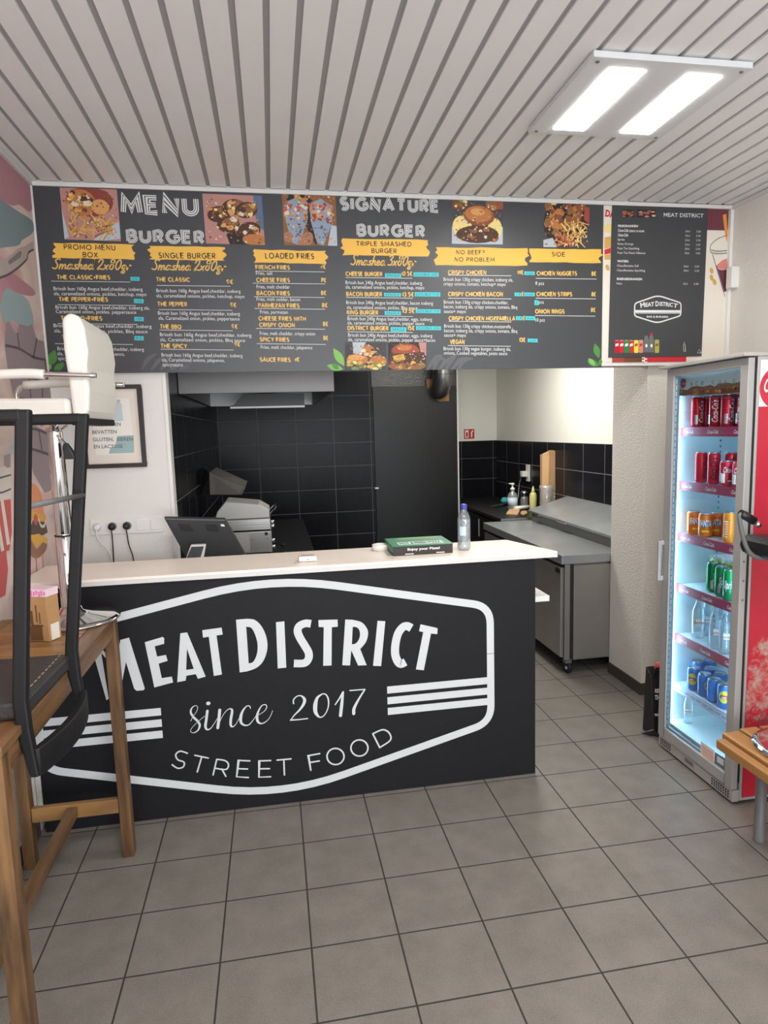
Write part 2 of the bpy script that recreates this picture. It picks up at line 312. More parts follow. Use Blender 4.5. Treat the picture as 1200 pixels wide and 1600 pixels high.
# ---- flat print on a plane
TXT = {}
def text_mesh(s, bold=0.0, shear=0.0):
    k = (s, bold, shear)
    if k not in TXT:
        cu = D.curves.new('t', 'FONT'); cu.body = s; cu.size = 1.0; cu.offset = bold; cu.shear = shear; cu.resolution_u = 2
        ob = D.objects.new('t', cu); COL.objects.link(ob); me = ob.to_mesh()
        vs = [(v.co.x, v.co.y) for v in me.vertices]; fs = [list(p.vertices) for p in me.polygons]
        ob.to_mesh_clear(); D.objects.remove(ob); D.curves.remove(cu)
        if vs:
            x0 = min(v[0] for v in vs); x1 = max(v[0] for v in vs)
            vs = [((x-x0)/(x1-x0), y/0.70) for x, y in vs]     # x in 0..1, cap height 1
        TXT[k] = (vs, fs)
    return TXT[k]
class Art:
    def __init__(s, axis, val, right=None):
        """axis-aligned print plane seen from the shop. axis 1: faces -y; axis 0 with right = (0,1,0) or (0,-1,0)"""
        s.axis, s.val = axis, val; s.right = Vector(right or (1, 0, 0)); s.up = Vector((0, 0, 1)); s.n = s.right.cross(s.up)
        s.v, s.f, s.m, s.layer = [], [], [], 0; s.step = 0.0003
        s.o = Vector((0, 0, 0)); s.o[axis] = val; s.cur = 'print_white'
    def px(s, u, v):
        p = hit(u, v, s.axis, s.val); return (p.dot(s.right), p.z)
    def raw(s, vs, fs, m, lay=None):
        s.cnt = (getattr(s, 'cnt', 0)+1) % 10; n = len(s.v); d = s.step*(1+(s.layer if lay is None else lay)+0.09*s.cnt)
        s.v += [s.o+s.right*x+s.up*z+s.n*d for x, z in vs]
        for f in fs: s.f.append([n+i for i in f]); s.m.append(m)
    def poly(s, pts, m, lay=None):
        pts = list(pts)
        tri = tessellate_polygon([[Vector((x, z, 0)) for x, z in pts]]); s.raw(pts, [list(t) for t in tri], m, lay)
    def ppoly(s, pts, m, lay=None): s.poly([s.px(*p) for p in pts], m, lay)
    def ell(s, c, rx, rz, m, lay=None, a=0.0, n=20, a0=0, a1=2*math.pi):
        c_, s_ = math.cos(a), math.sin(a)
        pts = []
        for k in range(n):
            t = a0+(a1-a0)*k/(n if abs(a1-a0) > 6.28 else n-1); x, z = rx*math.cos(t), rz*math.sin(t)
            pts.append((c[0]+x*c_-z*s_, c[1]+x*s_+z*c_))
        s.poly(pts, m, lay)
    def stroke(s, pts, w, m, lay=None, smooth=True, closed=False, k=6, caps=True):
        """thick line in plane metres; w number or list per point"""
        ws = list(w) if isinstance(w, (list, tuple)) else [w]*len(pts)
        P = [(p[0], p[1], ww) for p, ww in zip(pts, ws)]
        if smooth: P = catmull(P, k, closed)
        n = len(P); L, R = [], []
        for i in range(n):
            a = P[i-1] if (i > 0 or closed) else P[i]; b = P[(i+1) % n] if (i < n-1 or closed) else P[i]
            dx, dz = b[0]-a[0], b[1]-a[1]; l = math.hypot(dx, dz) or 1e-9; nx, nz = -dz/l, dx/l; h = P[i][2]/2
            if not smooth and 0 < i < n-1:
                d1 = (P[i][0]-a[0], P[i][1]-a[1]); l1 = math.hypot(*d1) or 1e-9
                cs = abs((-d1[1]/l1)*nx+(d1[0]/l1)*nz); h = h/max(cs, 0.4)
            L.append((P[i][0]+nx*h, P[i][1]+nz*h)); R.append((P[i][0]-nx*h, P[i][1]-nz*h))
        s.raw(L+R, [(i, (i+1) % n, n+(i+1) % n, n+i) for i in range(n if closed else n-1)], m, lay)
        if caps and not closed:
            for e in (P[0], P[-1]): s.ell(e, e[2]/2, e[2]/2, m, lay, n=10)
    def pstroke(s, pts, wpx, m, lay=None, **kw):
        q = [s.px(*p) for p in pts]; c = pts[0]; sc = (Vector(s.px(c[0]+10, c[1]))-Vector(s.px(*c))).length/10
        w = [x*sc for x in wpx] if isinstance(wpx, (list, tuple)) else wpx*sc
        s.stroke(q, w, m, lay, **kw)
    def text(s, st, u0, v0, u1, v1, cap, m, lay=None, bold=0.0, shear=0.0):
        """baseline from pixel (u0,v0) to (u1,v1), cap height in pixels"""
        vs, fs = text_mesh(st, bold, shear)
        if not vs: return
        a = Vector(s.px(u0, v0)); b = Vector(s.px(u1, v1)); t = Vector(s.px(u0, v0-cap)); h = (t-a).length
        ex = b-a; nz = Vector((-ex.y, ex.x)).normalized()
        s.raw([tuple(a+ex*x+nz*(h*z)) for x, z in vs], fs, m, lay)
    def build(s, name, parent=None):
        off = wloc(parent) if parent else Vector((0, 0, 0))
        me = D.meshes.new(name); me.from_pydata([p-off for p in s.v], [], s.f); names = []
        for m in s.m:
            if m not in names: names.append(m)
        for k in names: me.materials.append(MATS[k])
        idx = {k: i for i, k in enumerate(names)}; me.polygons.foreach_set('material_index', [idx[m] for m in s.m])
        bm = bmesh.new(); bm.from_mesh(me)
        for f in bm.faces:
            f.normal_update()
            if f.normal.dot(s.n) < 0: f.normal_flip()
        bm.to_mesh(me); bm.free()
        o = D.objects.new(name, me); COL.objects.link(o)
        if parent: o.parent = parent
        return o
def arc(cx_, cy_, rx, ry, d0, d1, n=8):
    return [(cx_+rx*math.cos(math.radians(d0+(d1-d0)*i/n)), cy_+ry*math.sin(math.radians(d0+(d1-d0)*i/n))) for i in range(n+1)]
GL = {
 'A': (.84, [[(0, 0), (.42, 1), (.84, 0)], [(.16, .33), (.68, .33)]]), 'B': (.6, [[(0, 0), (0, 1)]+arc(.3, .77, .25, .23, 90, -90)+[(0, .54)], [(.3, .54)]+arc(.32, .27, .28, .27, 90, -90)+[(0, 0)]]),
 'C': (.8, [arc(.48, .5, .48, .5, 50, 310, 12)]), 'D': (.78, [[(0, 0), (0, 1), (.25, 1)]+arc(.27, .5, .5, .5, 90, -90, 10)+[(0, 0)]]), 'E': (.56, [[(.56, 1), (0, 1), (0, 0), (.56, 0)], [(0, .52), (.5, .52)]]), 'F': (.54, [[(.54, 1), (0, 1), (0, 0)], [(0, .52), (.46, .52)]]),
 'G': (.88, [arc(.48, .5, .48, .5, 48, 340, 12)+[(.88, .45), (.5, .45)]]), 'H': (.7, [[(0, 0), (0, 1)], [(.7, 0), (.7, 1)], [(0, .5), (.7, .5)]]), 'I': (.02, [[(0, 0), (0, 1)]]), 'J': (.4, [[(.4, 1), (.4, .25)]+arc(.2, .22, .2, .22, 0, -180, 6)]),
 'K': (.62, [[(0, 0), (0, 1)], [(.58, 1), (0, .45)], [(.15, .58), (.62, 0)]]), 'L': (.5, [[(0, 1), (0, 0), (.5, 0)]]), 'M': (.95, [[(0, 0), (.1, 1), (.475, .22), (.85, 1), (.95, 0)]]), 'N': (.74, [[(0, 0), (0, 1), (.74, 0), (.74, 1)]]),
 'O': (.98, [arc(.49, .5, .49, .5, 90, 450, 18)]), 'P': (.56, [[(0, 0), (0, 1)]+arc(.28, .72, .28, .28, 90, -90)+[(0, .44)]]), 'Q': (.98, [arc(.49, .5, .49, .5, 90, 450, 18), [(.55, .28), (.92, -.04)]]), 'R': (.6, [[(0, 0), (0, 1)]+arc(.28, .73, .28, .27, 90, -90)+[(0, .46)], [(.24, .46), (.6, 0)]]),
 'S': (.56, [arc(.28, .74, .26, .26, 40, 250, 8)+arc(.28, .27, .28, .27, 80, -140, 8)]), 'T': (.68, [[(0, 1), (.68, 1)], [(.34, 1), (.34, 0)]]), 'U': (.68, [[(0, 1), (0, .32)]+arc(.34, .33, .34, .33, 180, 360, 8)+[(.68, 1)]]), 'V': (.78, [[(0, 1), (.39, 0), (.78, 1)]]), 'W': (1.1, [[(0, 1), (.28, 0), (.55, .85), (.82, 0), (1.1, 1)]]),
 'X': (.66, [[(0, 0), (.66, 1)], [(0, 1), (.66, 0)]]), 'Y': (.68, [[(0, 1), (.34, .48), (.68, 1)], [(.34, .48), (.34, 0)]]), 'Z': (.6, [[(0, 1), (.6, 1), (0, 0), (.6, 0)]]),
 '0': (.62, [arc(.31, .5, .31, .5, 90, 450, 16)]), '1': (.2, [[(0, .8), (.2, 1), (.2, 0)]]), '2': (.56, [arc(.28, .72, .28, .28, 170, -35, 8)+[(0, 0), (.56, 0)]]), '3': (.52, [arc(.24, .76, .25, .24, 160, -80, 8), arc(.24, .27, .28, .27, 80, -150, 8)]), '4': (.62, [[(.46, 0), (.46, 1), (0, .28), (.62, .28)]]),
 '5': (.54, [[(.5, 1), (.1, 1), (.06, .56)]+arc(.25, .32, .29, .32, 110, -140, 8)]), '7': (.54, [[(0, 1), (.54, 1), (.16, 0)]]), '8': (.56, [arc(.28, .76, .23, .24, 90, 450, 12), arc(.28, .27, .28, .27, 90, 450, 12)]), '9': (.56, [arc(.28, .7, .28, .3, 0, 360, 12)+[(.5, .35), (.24, 0)]]),
 '€': (.66, [arc(.42, .5, .36, .5, 50, 310, 10), [(0, .58), (.5, .58)], [(0, .42), (.46, .42)]]), '.': (.04, [[(0, 0), (.03, .03)]]), '+': (.5, [[(.25, .2), (.25, .75)], [(0, .48), (.5, .48)]]), '?': (.46, [arc(.22, .76, .23, .24, 170, -60, 7)+[(.22, .45), (.22, .3)], [(.22, .02), (.23, .05)]]), ' ': (.18, []), '%': (.6, [[(0, 0), (.6, 1)]]),
 # brush script
 's_S': (.46, [[(.52, .9), (.36, 1.0), (.14, .82), (.26, .55), (.36, .3), (.2, .02), (-.06, .1)]]), 's_m': (.62, [[(0, 0), (.06, .45)], [(.03, .2), (.2, .45), (.26, .3), (.24, 0)], [(.25, .2), (.44, .45), (.52, .3), (.48, .05), (.6, .04)]]), 's_a': (.46, [[(.38, .4), (.16, .44), (.0, .16), (.1, 0), (.28, .12), (.4, .44), (.35, .08), (.47, .04)]]), 's_s': (.32, [[(.32, .42), (.12, .4), (.14, .26), (.28, .12), (.16, 0), (.0, .06)]]),
 's_h': (.42, [[(.16, 1.0), (.02, 0)], [(.05, .2), (.24, .45), (.32, .34), (.28, .05), (.42, .04)]]), 's_e': (.36, [[(.02, .18), (.27, .3), (.2, .45), (.04, .32), (.04, .08), (.18, 0), (.36, .12)]]), 's_d': (.46, [[(.34, .4), (.14, .44), (.0, .16), (.1, 0), (.27, .12), (.46, 1.0), (.34, .1), (.46, .04)]]), 's_ ': (.2, []), 's_x': (.38, [[(.0, .02), (.36, .44)], [(.06, .44), (.3, 0)]]), 's_g': (.44, [[(.34, .4), (.16, .44), (.02, .2), (.12, .06), (.28, .18), (.38, .44), (.28, -.25), (.08, -.34), (.04, -.2), (.44, .08)]]), 's_r': (.3, [[(.0, 0), (.08, .44), (.06, .3), (.18, .44), (.3, .4)]]),
 's_2': (.5, [[(.06, .72), (.2, .98), (.42, .9), (.36, .55), (.0, .02), (.22, .06), (.5, .0)]]), 's_3': (.46, [[(.08, .86), (.28, 1.0), (.42, .8), (.2, .55), (.4, .4), (.3, .05), (.0, .06)]]), 's_8': (.5, [[(.46, .86), (.28, 1.0), (.12, .78), (.38, .42), (.28, .02), (.06, .14), (.14, .42), (.44, .74), (.46, .88)]]), 's_0': (.5, [[(.36, .98), (.1, .7), (.04, .2), (.2, 0), (.42, .3), (.46, .76), (.34, .98)]])}
def stext(art, st, u0, v0, u1, v1, cap, m, lay=0, wt=.16, script=False, gap=.2):
    """block or brush lettering from strokes, baseline (u0,v0)-(u1,v1) in pixels"""
    keys = [('s_'+c if script else c) for c in st]; gap = .06 if script else gap
    tot = sum(GL[k][0] for k in keys)+gap*(len(keys)-1)
    a = Vector(art.px(u0, v0)); b = Vector(art.px(u1, v1)); h = (Vector(art.px(u0, v0-cap))-a).length; ex = (b-a)/tot; nz = Vector((-ex.y, ex.x)).normalized(); x = 0
    for k in keys:
        w_, strokes = GL[k]
        for q in strokes:
            pts = [tuple(a+ex*(x+p[0]+(.18*p[1] if script else 0))+nz*(h*p[1])) for p in q]
            if script: art.stroke(pts, wt*h, m, lay, k=4)
            else: art.stroke(pts, wt*h, m, lay, smooth=False, caps=False)
        x += w_+gap
def struct(mb, name, **kw):
    o = mb.build(name, **kw); o['kind'] = 'structure'; return o

#=SECTION room
YF = 0.75          # front of the beam over the counter
XL, XR, ZC = -1.742, 2.075, 2.97
struct(MB().box(-1.9, 2.25, -6.2, 5.2, -0.08, 0.0, 'floor_tile'), 'floor')
cb_ = MB(); cb_.box(XL, XR, -6.1, YF, ZC+0.012, ZC+0.06, 'slat_gap')
x_off = -0.0
c0 = hz(417.5, 150, ZC).x            # centre of one dark gap
k = 0
xs = []
x = c0
while x > XL: x -= 0.1
while x < XR:
    a, b = max(x+0.0105, XL), min(x+0.0895, XR)
    if b-a > 0.005: cb_.box(a, b, -6.1, YF-0.012, ZC+0.004, ZC+0.013, 'slat_white')
    x += 0.1
struct(cb_, 'ceiling')
tr = MB(); tr.box(XL, XR, YF-0.016, YF+0.002, ZC-0.02, ZC, 'trim_white'); struct(tr, 'trim_ceiling_front')
tr = MB(); tr.box(XL, XL+0.014, -6.0, YF-0.016, ZC-0.02, ZC, 'trim_white'); struct(tr, 'trim_ceiling_left')
tr = MB(); tr.box(XR-0.014, XR, -6.0, YF-0.016, ZC-0.02, ZC, 'trim_white'); struct(tr, 'trim_ceiling_right')
w = MB(); w.box(XL-0.1, XL, -6.1, YF+0.1, 0, ZC+0.06, 'wall_white'); struct(w, 'wall_left')
w = MB(); w.box(XR, XR+0.12, -6.1, 1.24, 0, ZC+0.06, 'wall_textured'); struct(w, 'wall_right')
w = MB(); w.box(XL, XR, YF, YF+0.13, 2.062, ZC+0.06, 'wall_white'); struct(w, 'wall_beam')
w = MB(); w.box(XL, -1.195, 0.78, 0.87, 0, 2.062, 'wall_white'); struct(w, 'wall_sockets')
w = MB(); w.box(-1.195, -1.178, 0.776, 0.875, 0, 2.062, 'plastic_white'); struct(w, 'trim_sockets_edge')
w = MB(); w.box(1.60, XR, 0.82, 1.24, 0, 2.062, 'wall_textured'); w.box(1.60, XR, 0.882, 1.24, 2.062, ZC, 'wall_textured'); struct(w, 'wall_pillar')
w = MB(); w.box(1.59, XR, 0.81, 0.82, 0, 0.075, 'skirting_dark'); w.box(1.59, 1.60, 0.82, 1.24, 0, 0.075, 'skirting_dark'); struct(w, 'baseboard_pillar')
w = MB(); w.box(XL, XL+0.01, -6, 0.02, 0, 0.075, 'skirting_dark'); struct(w, 'baseboard_left')
w = MB(); w.box(XR-0.01, XR, -6, 0.80, 0, 0.075, 'skirting_dark'); struct(w, 'baseboard_right')
# shop front behind the photographer
w = MB(); w.box(XL, XR, -6.1, -6.0, 0, 0.25, 'wall_white'); w.box(XL, XR, -6.1, -6.0, 2.65, ZC, 'wall_white'); w.box(XL, -1.45, -6.1, -6.0, 0.25, 2.65, 'wall_white'); w.box(1.8, XR, -6.1, -6.0, 0.25, 2.65, 'wall_white'); struct(w, 'wall_shopfront')
w = MB()
for a in (-1.45, 0.15, 1.74): w.box(a, a+0.06, -6.09, -6.02, 0.25, 2.65, 'aluminium')
w.box(-1.45, 1.8, -6.09, -6.02, 0.25, 0.31, 'aluminium'); w.box(-1.45, 1.8, -6.09, -6.02, 2.59, 2.65, 'aluminium'); struct(w, 'window_1')
# kitchen shell
w = MB(); w.box(-1.30, -1.20, 0.87, 4.45, 0, 2.72, 'black_tile_left'); struct(w, 'wall_kitchen_left')
w = MB(); w.box(-1.20, 0.44, 4.35, 4.45, 0, 2.72, 'black_tile_back'); struct(w, 'wall_kitchen_back')
w = MB(); w.box(0.44, 1.385, 4.37, 5.0, 0, 2.72, 'paint_black_upper'); w.box(1.385, 1.40, 4.352, 5.0, 0, 2.72, 'trim_white'); struct(w, 'wall_kitchen_partition')
dr = MB(); dr.box(0.447, 1.375, 4.335, 4.37, 0, 2.185, 'paint_black'); door = struct(dr, 'door_1', bevel=0.002)
h_ = MB(); p = hy(587, 763, 4.33); h_.box(p.x-0.01, p.x+0.03, 4.31, 4.336, p.z-0.006, p.z+0.012, 'chrome'); h_.build('door_latch', door)
w = MB(); w.box(1.40, 2.06, 5.0, 5.1, 0, 1.562, 'black_tile_back'); w.box(1.40, 2.06, 5.0, 5.1, 1.562, 2.72, 'kitchen_white'); struct(w, 'wall_kitchen_end')
w = MB(); w.box(2.06, 2.16, 1.24, 5.1, 0, 1.562, 'black_tile_right'); w.box(2.06, 2.16, 1.24, 5.1, 1.562, 2.72, 'kitchen_white'); struct(w, 'wall_kitchen_right')
w = MB(); w.box(-1.3, 2.16, 0.88, 5.1, 2.70, 2.78, 'kitchen_white'); struct(w, 'ceiling_kitchen')

# mural printed on the left wall
mu = Art(0, XL+0.001, (0, 1, 0))
mb = MB(); mb.box(XL, XL+0.001, -3.5, YF-0.001, 0.93, ZC-0.02, 'mural_wash'); mural = struct(mb, 'trim_mural_left')
mu.ppoly(catmull([(-60, 160), (46, 290), (48, 330), (30, 320), (10, 318), (-60, 270)], 5, True), 'mural_rose')
mu.ppoly(catmull([(-60, 270), (10, 318), (28, 330), (50, 345), (52, 362), (35, 375), (20, 385), (-60, 380)], 5, True), 'mural_teal_dark')
mu.ppoly(catmull([(8, 452), (20, 455), (44, 470), (52, 510), (30, 508), (20, 500), (8, 505), (0, 480)], 5, True), 'mural_teal', 1)
mu.ppoly(catmull([(8, 420), (50, 450), (52, 462), (30, 458), (10, 440)], 5, True), 'mural_rose', 1)
br = [(9, 505), (14, 502), (22, 520), (27, 522), (29, 506), (44, 510), (50, 506), (57, 530), (68, 533), (78, 610), (88, 700), (92, 760), (70, 770), (52, 740), (40, 690), (26, 640), (12, 580), (7, 540)]
mu.ppoly(br, 'mural_brick', 2)
for L_ in ([(9, 540), (30, 545), (52, 558), (70, 562)], [(20, 578), (45, 588), (75, 600)], [(28, 622), (50, 628), (80, 640)], [(36, 668), (60, 672), (86, 684)], [(44, 700), (70, 708), (90, 716)], [(27, 522), (30, 545)], [(57, 530), (52, 558)], [(45, 588), (48, 626)], [(60, 672), (66, 708)], [(66, 600), (66, 634)], [(70, 562), (74, 600)]):
    mu.pstroke(L_, 1.6, 'mural_mortar', 3)
mu.ppoly([(-20, 412), (10, 404), (28, 388), (40, 384), (52, 376), (52, 390), (44, 395), (40, 407), (14, 428), (-20, 440)], 'mural_fork', 2)
mu.ppoly([(12, 408), (30, 392), (34, 394), (32, 402), (14, 414)], 'mural_fork_dark', 3)
mu.pstroke([(-20, 440), (14, 428), (40, 407), (44, 395), (52, 390)], 1.4, 'mural_mortar', 3)
e = mu.px(-18, 418); mu.ell(e, 0.10, 0.10, 'mural_orange', 4); mu.ell((e[0], e[1]-0.04), 0.085, 0.07, 'mural_orange_dark', 5)
# burger lower down
mu.ppoly(catmull([(36, 800), (40, 768), (46, 756), (56, 758), (64, 772), (68, 800), (70, 810), (40, 805)], 5, True), 'mural_orange', 4)
mu.ppoly([(36, 806), (70, 812), (74, 832), (60, 840), (40, 832)], 'mural_patty', 4)
mu.ppoly([(34, 800), (50, 798), (70, 808), (72, 816), (40, 812)], 'mural_cheese', 5)
mu.ell(mu.px(55, 812), 0.028, 0.026, 'mural_red', 6)
for uu in (44, 66): mu.pstroke([(uu-6, 812), (uu-3, 821), (uu+2, 822), (uu+5, 814)], 1.6, 'mural_white', 6)
mu.ppoly([(34, 828), (50, 836), (60, 834), (74, 842), (72, 850), (64, 846), (56, 858), (48, 842), (36, 838)], 'mural_cheese', 5)
mu.ppoly(catmull([(34, 836), (46, 842), (56, 858), (68, 846), (73, 850), (70, 862), (58, 872), (44, 866), (34, 852)], 5, True), 'mural_sausage', 4)
for i in range(4): mu.pstroke([(36+10*i, 870), (38+11*i, 925)], 1.0, 'mural_fork_dark', 3)
# cup and straw further left
mu.ppoly([(-20, 735), (8, 728), (16, 740), (16, 778), (-20, 784)], 'mural_white', 4)
mu.pstroke([(-18, 752), (2, 746), (16, 742)], 1.2, 'mural_mortar', 5); mu.pstroke([(-18, 768), (0, 770), (16, 764)], 1.2, 'mural_mortar', 5)
mu.ppoly([(-20, 786), (16, 780), (18, 830), (14, 860), (-20, 870)], 'mural_red', 4)
mu.ppoly([(0, 782), (5, 782), (15, 850), (10, 852)], 'mural_white', 5); mu.ppoly([(-12, 784), (-7, 784), (6, 860), (1, 862)], 'mural_white', 5)
mu.ppoly([(-20, 870), (8, 850), (12, 890), (8, 930), (-20, 945)], 'mural_red', 4)
mu.ppoly([(6, 712), (16, 708), (16, 730), (6, 732)], 'mural_brick', 3)
mu.build('mural_print', mural)
#=SECTION counter
YC = 0.03
ct = thing('service_counter', 'black front service counter with white shop emblem and cream top', 'counter', (-0.55, 0.25, 0))
c1 = MB(); c1.box(-1.715, 0.57, YC, YC+0.018, 0, 1.10, 'vinyl_black'); c1.build('front_panel', ct, bevel=0.0015)
c1 = MB(); c1.box(-1.705, -1.68, YC+0.018, 0.40, 0, 1.10, 'trim_white'); c1.box(0.545, 0.57, YC+0.018, 0.36, 0, 1.10, 'vinyl_black'); c1.box(-1.68, 0.545, YC+0.018, 0.36, 0.0, 0.06, 'vinyl_black'); c1.build('body', ct)
c1 = MB(); c1.prism([(-1.73, YC-0.022, 1.10), (0.672, YC-0.022, 1.10), (0.555, 0.405, 1.10), (-1.73, 0.405, 1.10)], (0, 0, 0.03), 'countertop_cream'); c1.build('countertop', ct, bevel=0.002)
c1 = MB(); c1.box(-1.73, 0.672, YC-0.0245, YC-0.0215, 1.101, 1.120, 'trim_white'); c1.build('edge_strip', ct)
c1 = MB(); c1.box(-1.19, 0.655, 0.06, 0.74, 0.872, 0.90, 'plastic_white'); c1.build('inner_shelf', ct, bevel=0.002)
c1 = MB(); c1.box(-1.739, -1.717, YC+0.002, YC+0.02, 0.12, 1.09, 'trim_white'); struct(c1, 'trim_counter_end')
lg = Art(1, YC)
# emblem outline (symmetric hexagon with rounded corners)
cx = hy(447, 905, YC).x; xr = hy(766.5, 1040, YC).x; hw = xr-cx; cx = (xr + hy(66, 1150, YC).x-0.012)/2; hw = xr-cx
ztop, zbot, zu, zl = 1.058, 0.063, 0.862, 0.315
def rounded(pts, rads, k=8):
    out = []; n = len(pts)
    for i in range(n):
        p = Vector(pts[i]); a = Vector(pts[i-1]); b = Vector(pts[(i+1) % n]); r = rads[i]
        q0 = p+(a-p).normalized()*r; q1 = p+(b-p).normalized()*r
        for j in range(k+1):
            t = j/k; out.append(tuple(q0*(1-t)**2+p*(2*t*(1-t))+q1*t*t))
    return out
hexa = rounded([(cx, ztop+0.03), (xr, zu+0.015), (xr, zl-0.02), (cx, zbot-0.025), (cx-hw, zl-0.02), (cx-hw, zu+0.015)], [0.3, 0.085, 0.085, 0.3, 0.085, 0.085])
lg.stroke(hexa, 0.036, 'vinyl_white', 0, smooth=False, closed=True)
for dv in range(3):
    za = 0.508-0.053*dv
    for s_ in (-1, 1):
        a = cx+s_*(0.512); b = cx+s_*(hw+0.005)
        lg.poly([(min(a, b), za-0.0175), (max(a, b), za-0.0175), (max(a, b), za+0.0175), (min(a, b), za+0.0175)], 'vinyl_white', 0)
lg.poly([(xr-0.02, 0.6415), (xr+0.02, 0.6415), (xr+0.02, 0.6435), (xr-0.02, 0.6435)], 'vinyl_black', 2)
lg.build('emblem_border', ct); lg = Art(1, YC)
q5 = lambda x, y: (130+x/4.138, 960+y/4.138)
q6 = lambda x, y: (420+x/4.2857, 960+y/4.2857)
LT = lambda *a: lg.ppoly(*a); Wt = 'vinyl_white'
def P5(*p): LT([q5(*a) for a in p], Wt, 0)
def P6(*p): LT([q6(*a) for a in p], Wt, 0)
# M
P5((58, 225), (80, 205), (110, 208), (165, 545), (150, 555)); P5((80, 205), (112, 206), (178, 300), (215, 310), (240, 165), (296, 150), (300, 160), (278, 300), (248, 455), (225, 440), (160, 300))
P5((240, 165), (296, 150), (398, 478), (390, 490), (345, 494), (330, 480), (262, 260))
# E A T
P5((398, 180), (515, 145), (524, 155), (523, 190), (462, 206), (478, 272), (535, 262), (546, 300), (488, 318), (508, 412), (573, 402), (581, 440), (460, 472))
P5((628, 122), (672, 116), (792, 402), (742, 416), (728, 386), (668, 396), (662, 428), (608, 438)); LT([q5(*a) for a in [(671, 222), (715, 352), (666, 358)]], 'vinyl_black', 1)
P5((770, 102), (895, 85), (902, 130), (862, 136), (897, 388), (845, 398), (812, 144), (775, 150))
# D
Dp = catmull([(1060, 28), (1110, 36), (1155, 80), (1185, 150), (1190, 225), (1165, 300), (1120, 345), (1060, 368)], 5)
P5(*([(988, 34)]+Dp+[(1012, 375)]))
Di = catmull([(1062, 80), (1090, 90), (1115, 140), (1128, 200), (1122, 260), (1100, 305), (1074, 316)], 5)
LT([q5(*a) for a in ([(1054, 80)]+Di+[(1070, 316)])], 'vinyl_black', 1)
# I S T R I C T
P6((48, 52), (104, 46), (117, 356), (60, 362))
So = catmull([(283, 40), (240, 36), (190, 52), (166, 95), (170, 145), (205, 205), (240, 260), (238, 290), (215, 305), (168, 302)], 5); Si = catmull([(168, 353), (230, 352), (275, 325), (297, 285), (290, 235), (255, 180), (225, 130), (220, 105), (240, 88), (280, 88)], 5)
lg.pstroke([q6(*a) for a in [(282, 63), (245, 60), (205, 78), (193, 112), (208, 155), (240, 208), (266, 255), (266, 295), (238, 326), (168, 328)]], 12.3, Wt, 0, caps=False)
P6((332, 38), (460, 34), (462, 82), (422, 86), (420, 342), (364, 344), (368, 86), (334, 84))
P6(*([(512, 34)]+catmull([(560, 36), (620, 52), (655, 90), (665, 130), (650, 185), (612, 232)], 5)+[(655, 340), (598, 342), (552, 240), (544, 342), (492, 340)]))
LT([q6(*a) for a in ([(562, 84)]+catmull([(575, 82), (600, 95), (611, 130), (602, 170), (580, 195), (556, 200)], 5))], 'vinyl_black', 1)
P6((728, 42), (780, 46), (752, 346), (698, 344))
lg.pstroke([q6(*a) for a in [(955, 92), (925, 78), (895, 88), (865, 130), (848, 200), (846, 265), (862, 312), (885, 332), (915, 318)]], 12.5, Wt, 0, caps=False)
P6((1016, 66), (1130, 92), (1128, 132), (1086, 128), (1038, 374), (985, 368), (1034, 118), (1006, 112))
lg.build('lettering', ct); lg = Art(1, YC)
# since 2017
s1 = lambda x, y: (280+x/7.5, 1060+y/7.5); s2 = lambda x, y: (440+x/7.5, 1060+y/7.5)
S = lambda f, pts, w: lg.pstroke([f(*a) for a in pts], w, Wt, 0)
S(s1, [(135, 500), (160, 450), (205, 385), (215, 335), (190, 318), (150, 345), (135, 395), (165, 450), (215, 500), (240, 545), (225, 600), (180, 635), (140, 630), (135, 605), (165, 560), (240, 490), (300, 440)], [0.8, .8, .8, 1, 1, 2, 3, 3.6, 3.6, 3.6, 2.4, 1.4, 1.0, .8, .8, .8, .8])
S(s1, [(330, 380), (318, 480), (308, 560), (325, 598), (365, 588), (410, 530), (445, 470)], [4, 4, 4, 3, 1.6, .9, .8])
lg.ell(lg.px(*s1(341, 292)), 0.0095, 0.0085, Wt, 0)
S(s1, [(475, 370), (465, 480), (452, 580)], [4.6, 4.6, 4.4]); S(s1, [(470, 520), (520, 420), (570, 365), (610, 358), (620, 390), (605, 480), (605, 550), (630, 565), (665, 535), (700, 470)], [.8, .9, 1.2, 2.4, 3.8, 4, 3.6, 2, 1, .8])
S(s1, [(835, 350), (825, 325), (790, 325), (745, 380), (722, 450), (725, 515), (765, 548), (820, 540), (880, 470), (910, 420)], [1.4, 1.6, 1.6, 3, 4.6, 4, 2.6, 1.6, .9, .8])
S(s1, [(905, 440), (990, 390), (1025, 340), (1012, 308), (970, 318), (930, 380), (912, 450), (925, 510), (970, 528), (1030, 495), (1070, 440), (1095, 378)], [.8, 1, 1.4, 1.4, 1.6, 2.6, 4, 3.6, 2, 1.2, .9, .8])
lg.build('lettering', ct); lg = Art(1, YC)
S(s2, [(140, 295), (140, 250), (180, 210), (230, 205), (268, 245), (258, 300), (210, 370), (150, 430), (110, 485)], [2.2, 2, 1.8, 2.2, 4.6, 4.4, 3, 2, 1.6]); S(s2, [(105, 488), (200, 482), (305, 470)], [2.4, 2.0, 1.8])
S(s2, [(480, 180), (420, 225), (395, 310), (400, 400), (450, 455), (505, 425), (545, 340), (548, 250), (520, 190), (480, 180)], [1.8, 4, 6.4, 5.5, 2.2, 1.6, 1.8, 2.4, 2, 1.8])
S(s2, [(720, 160), (680, 230), (628, 308)], [3, 2.4, 1.8]); S(s2, [(720, 160), (705, 300), (690, 435)], [3, 4.8, 5])
S(s2, [(800, 142), (890, 135), (975, 128)], 1.9); S(s2, [(975, 130), (900, 250), (850, 350), (845, 412)], [2.2, 3.2, 4.6, 5])
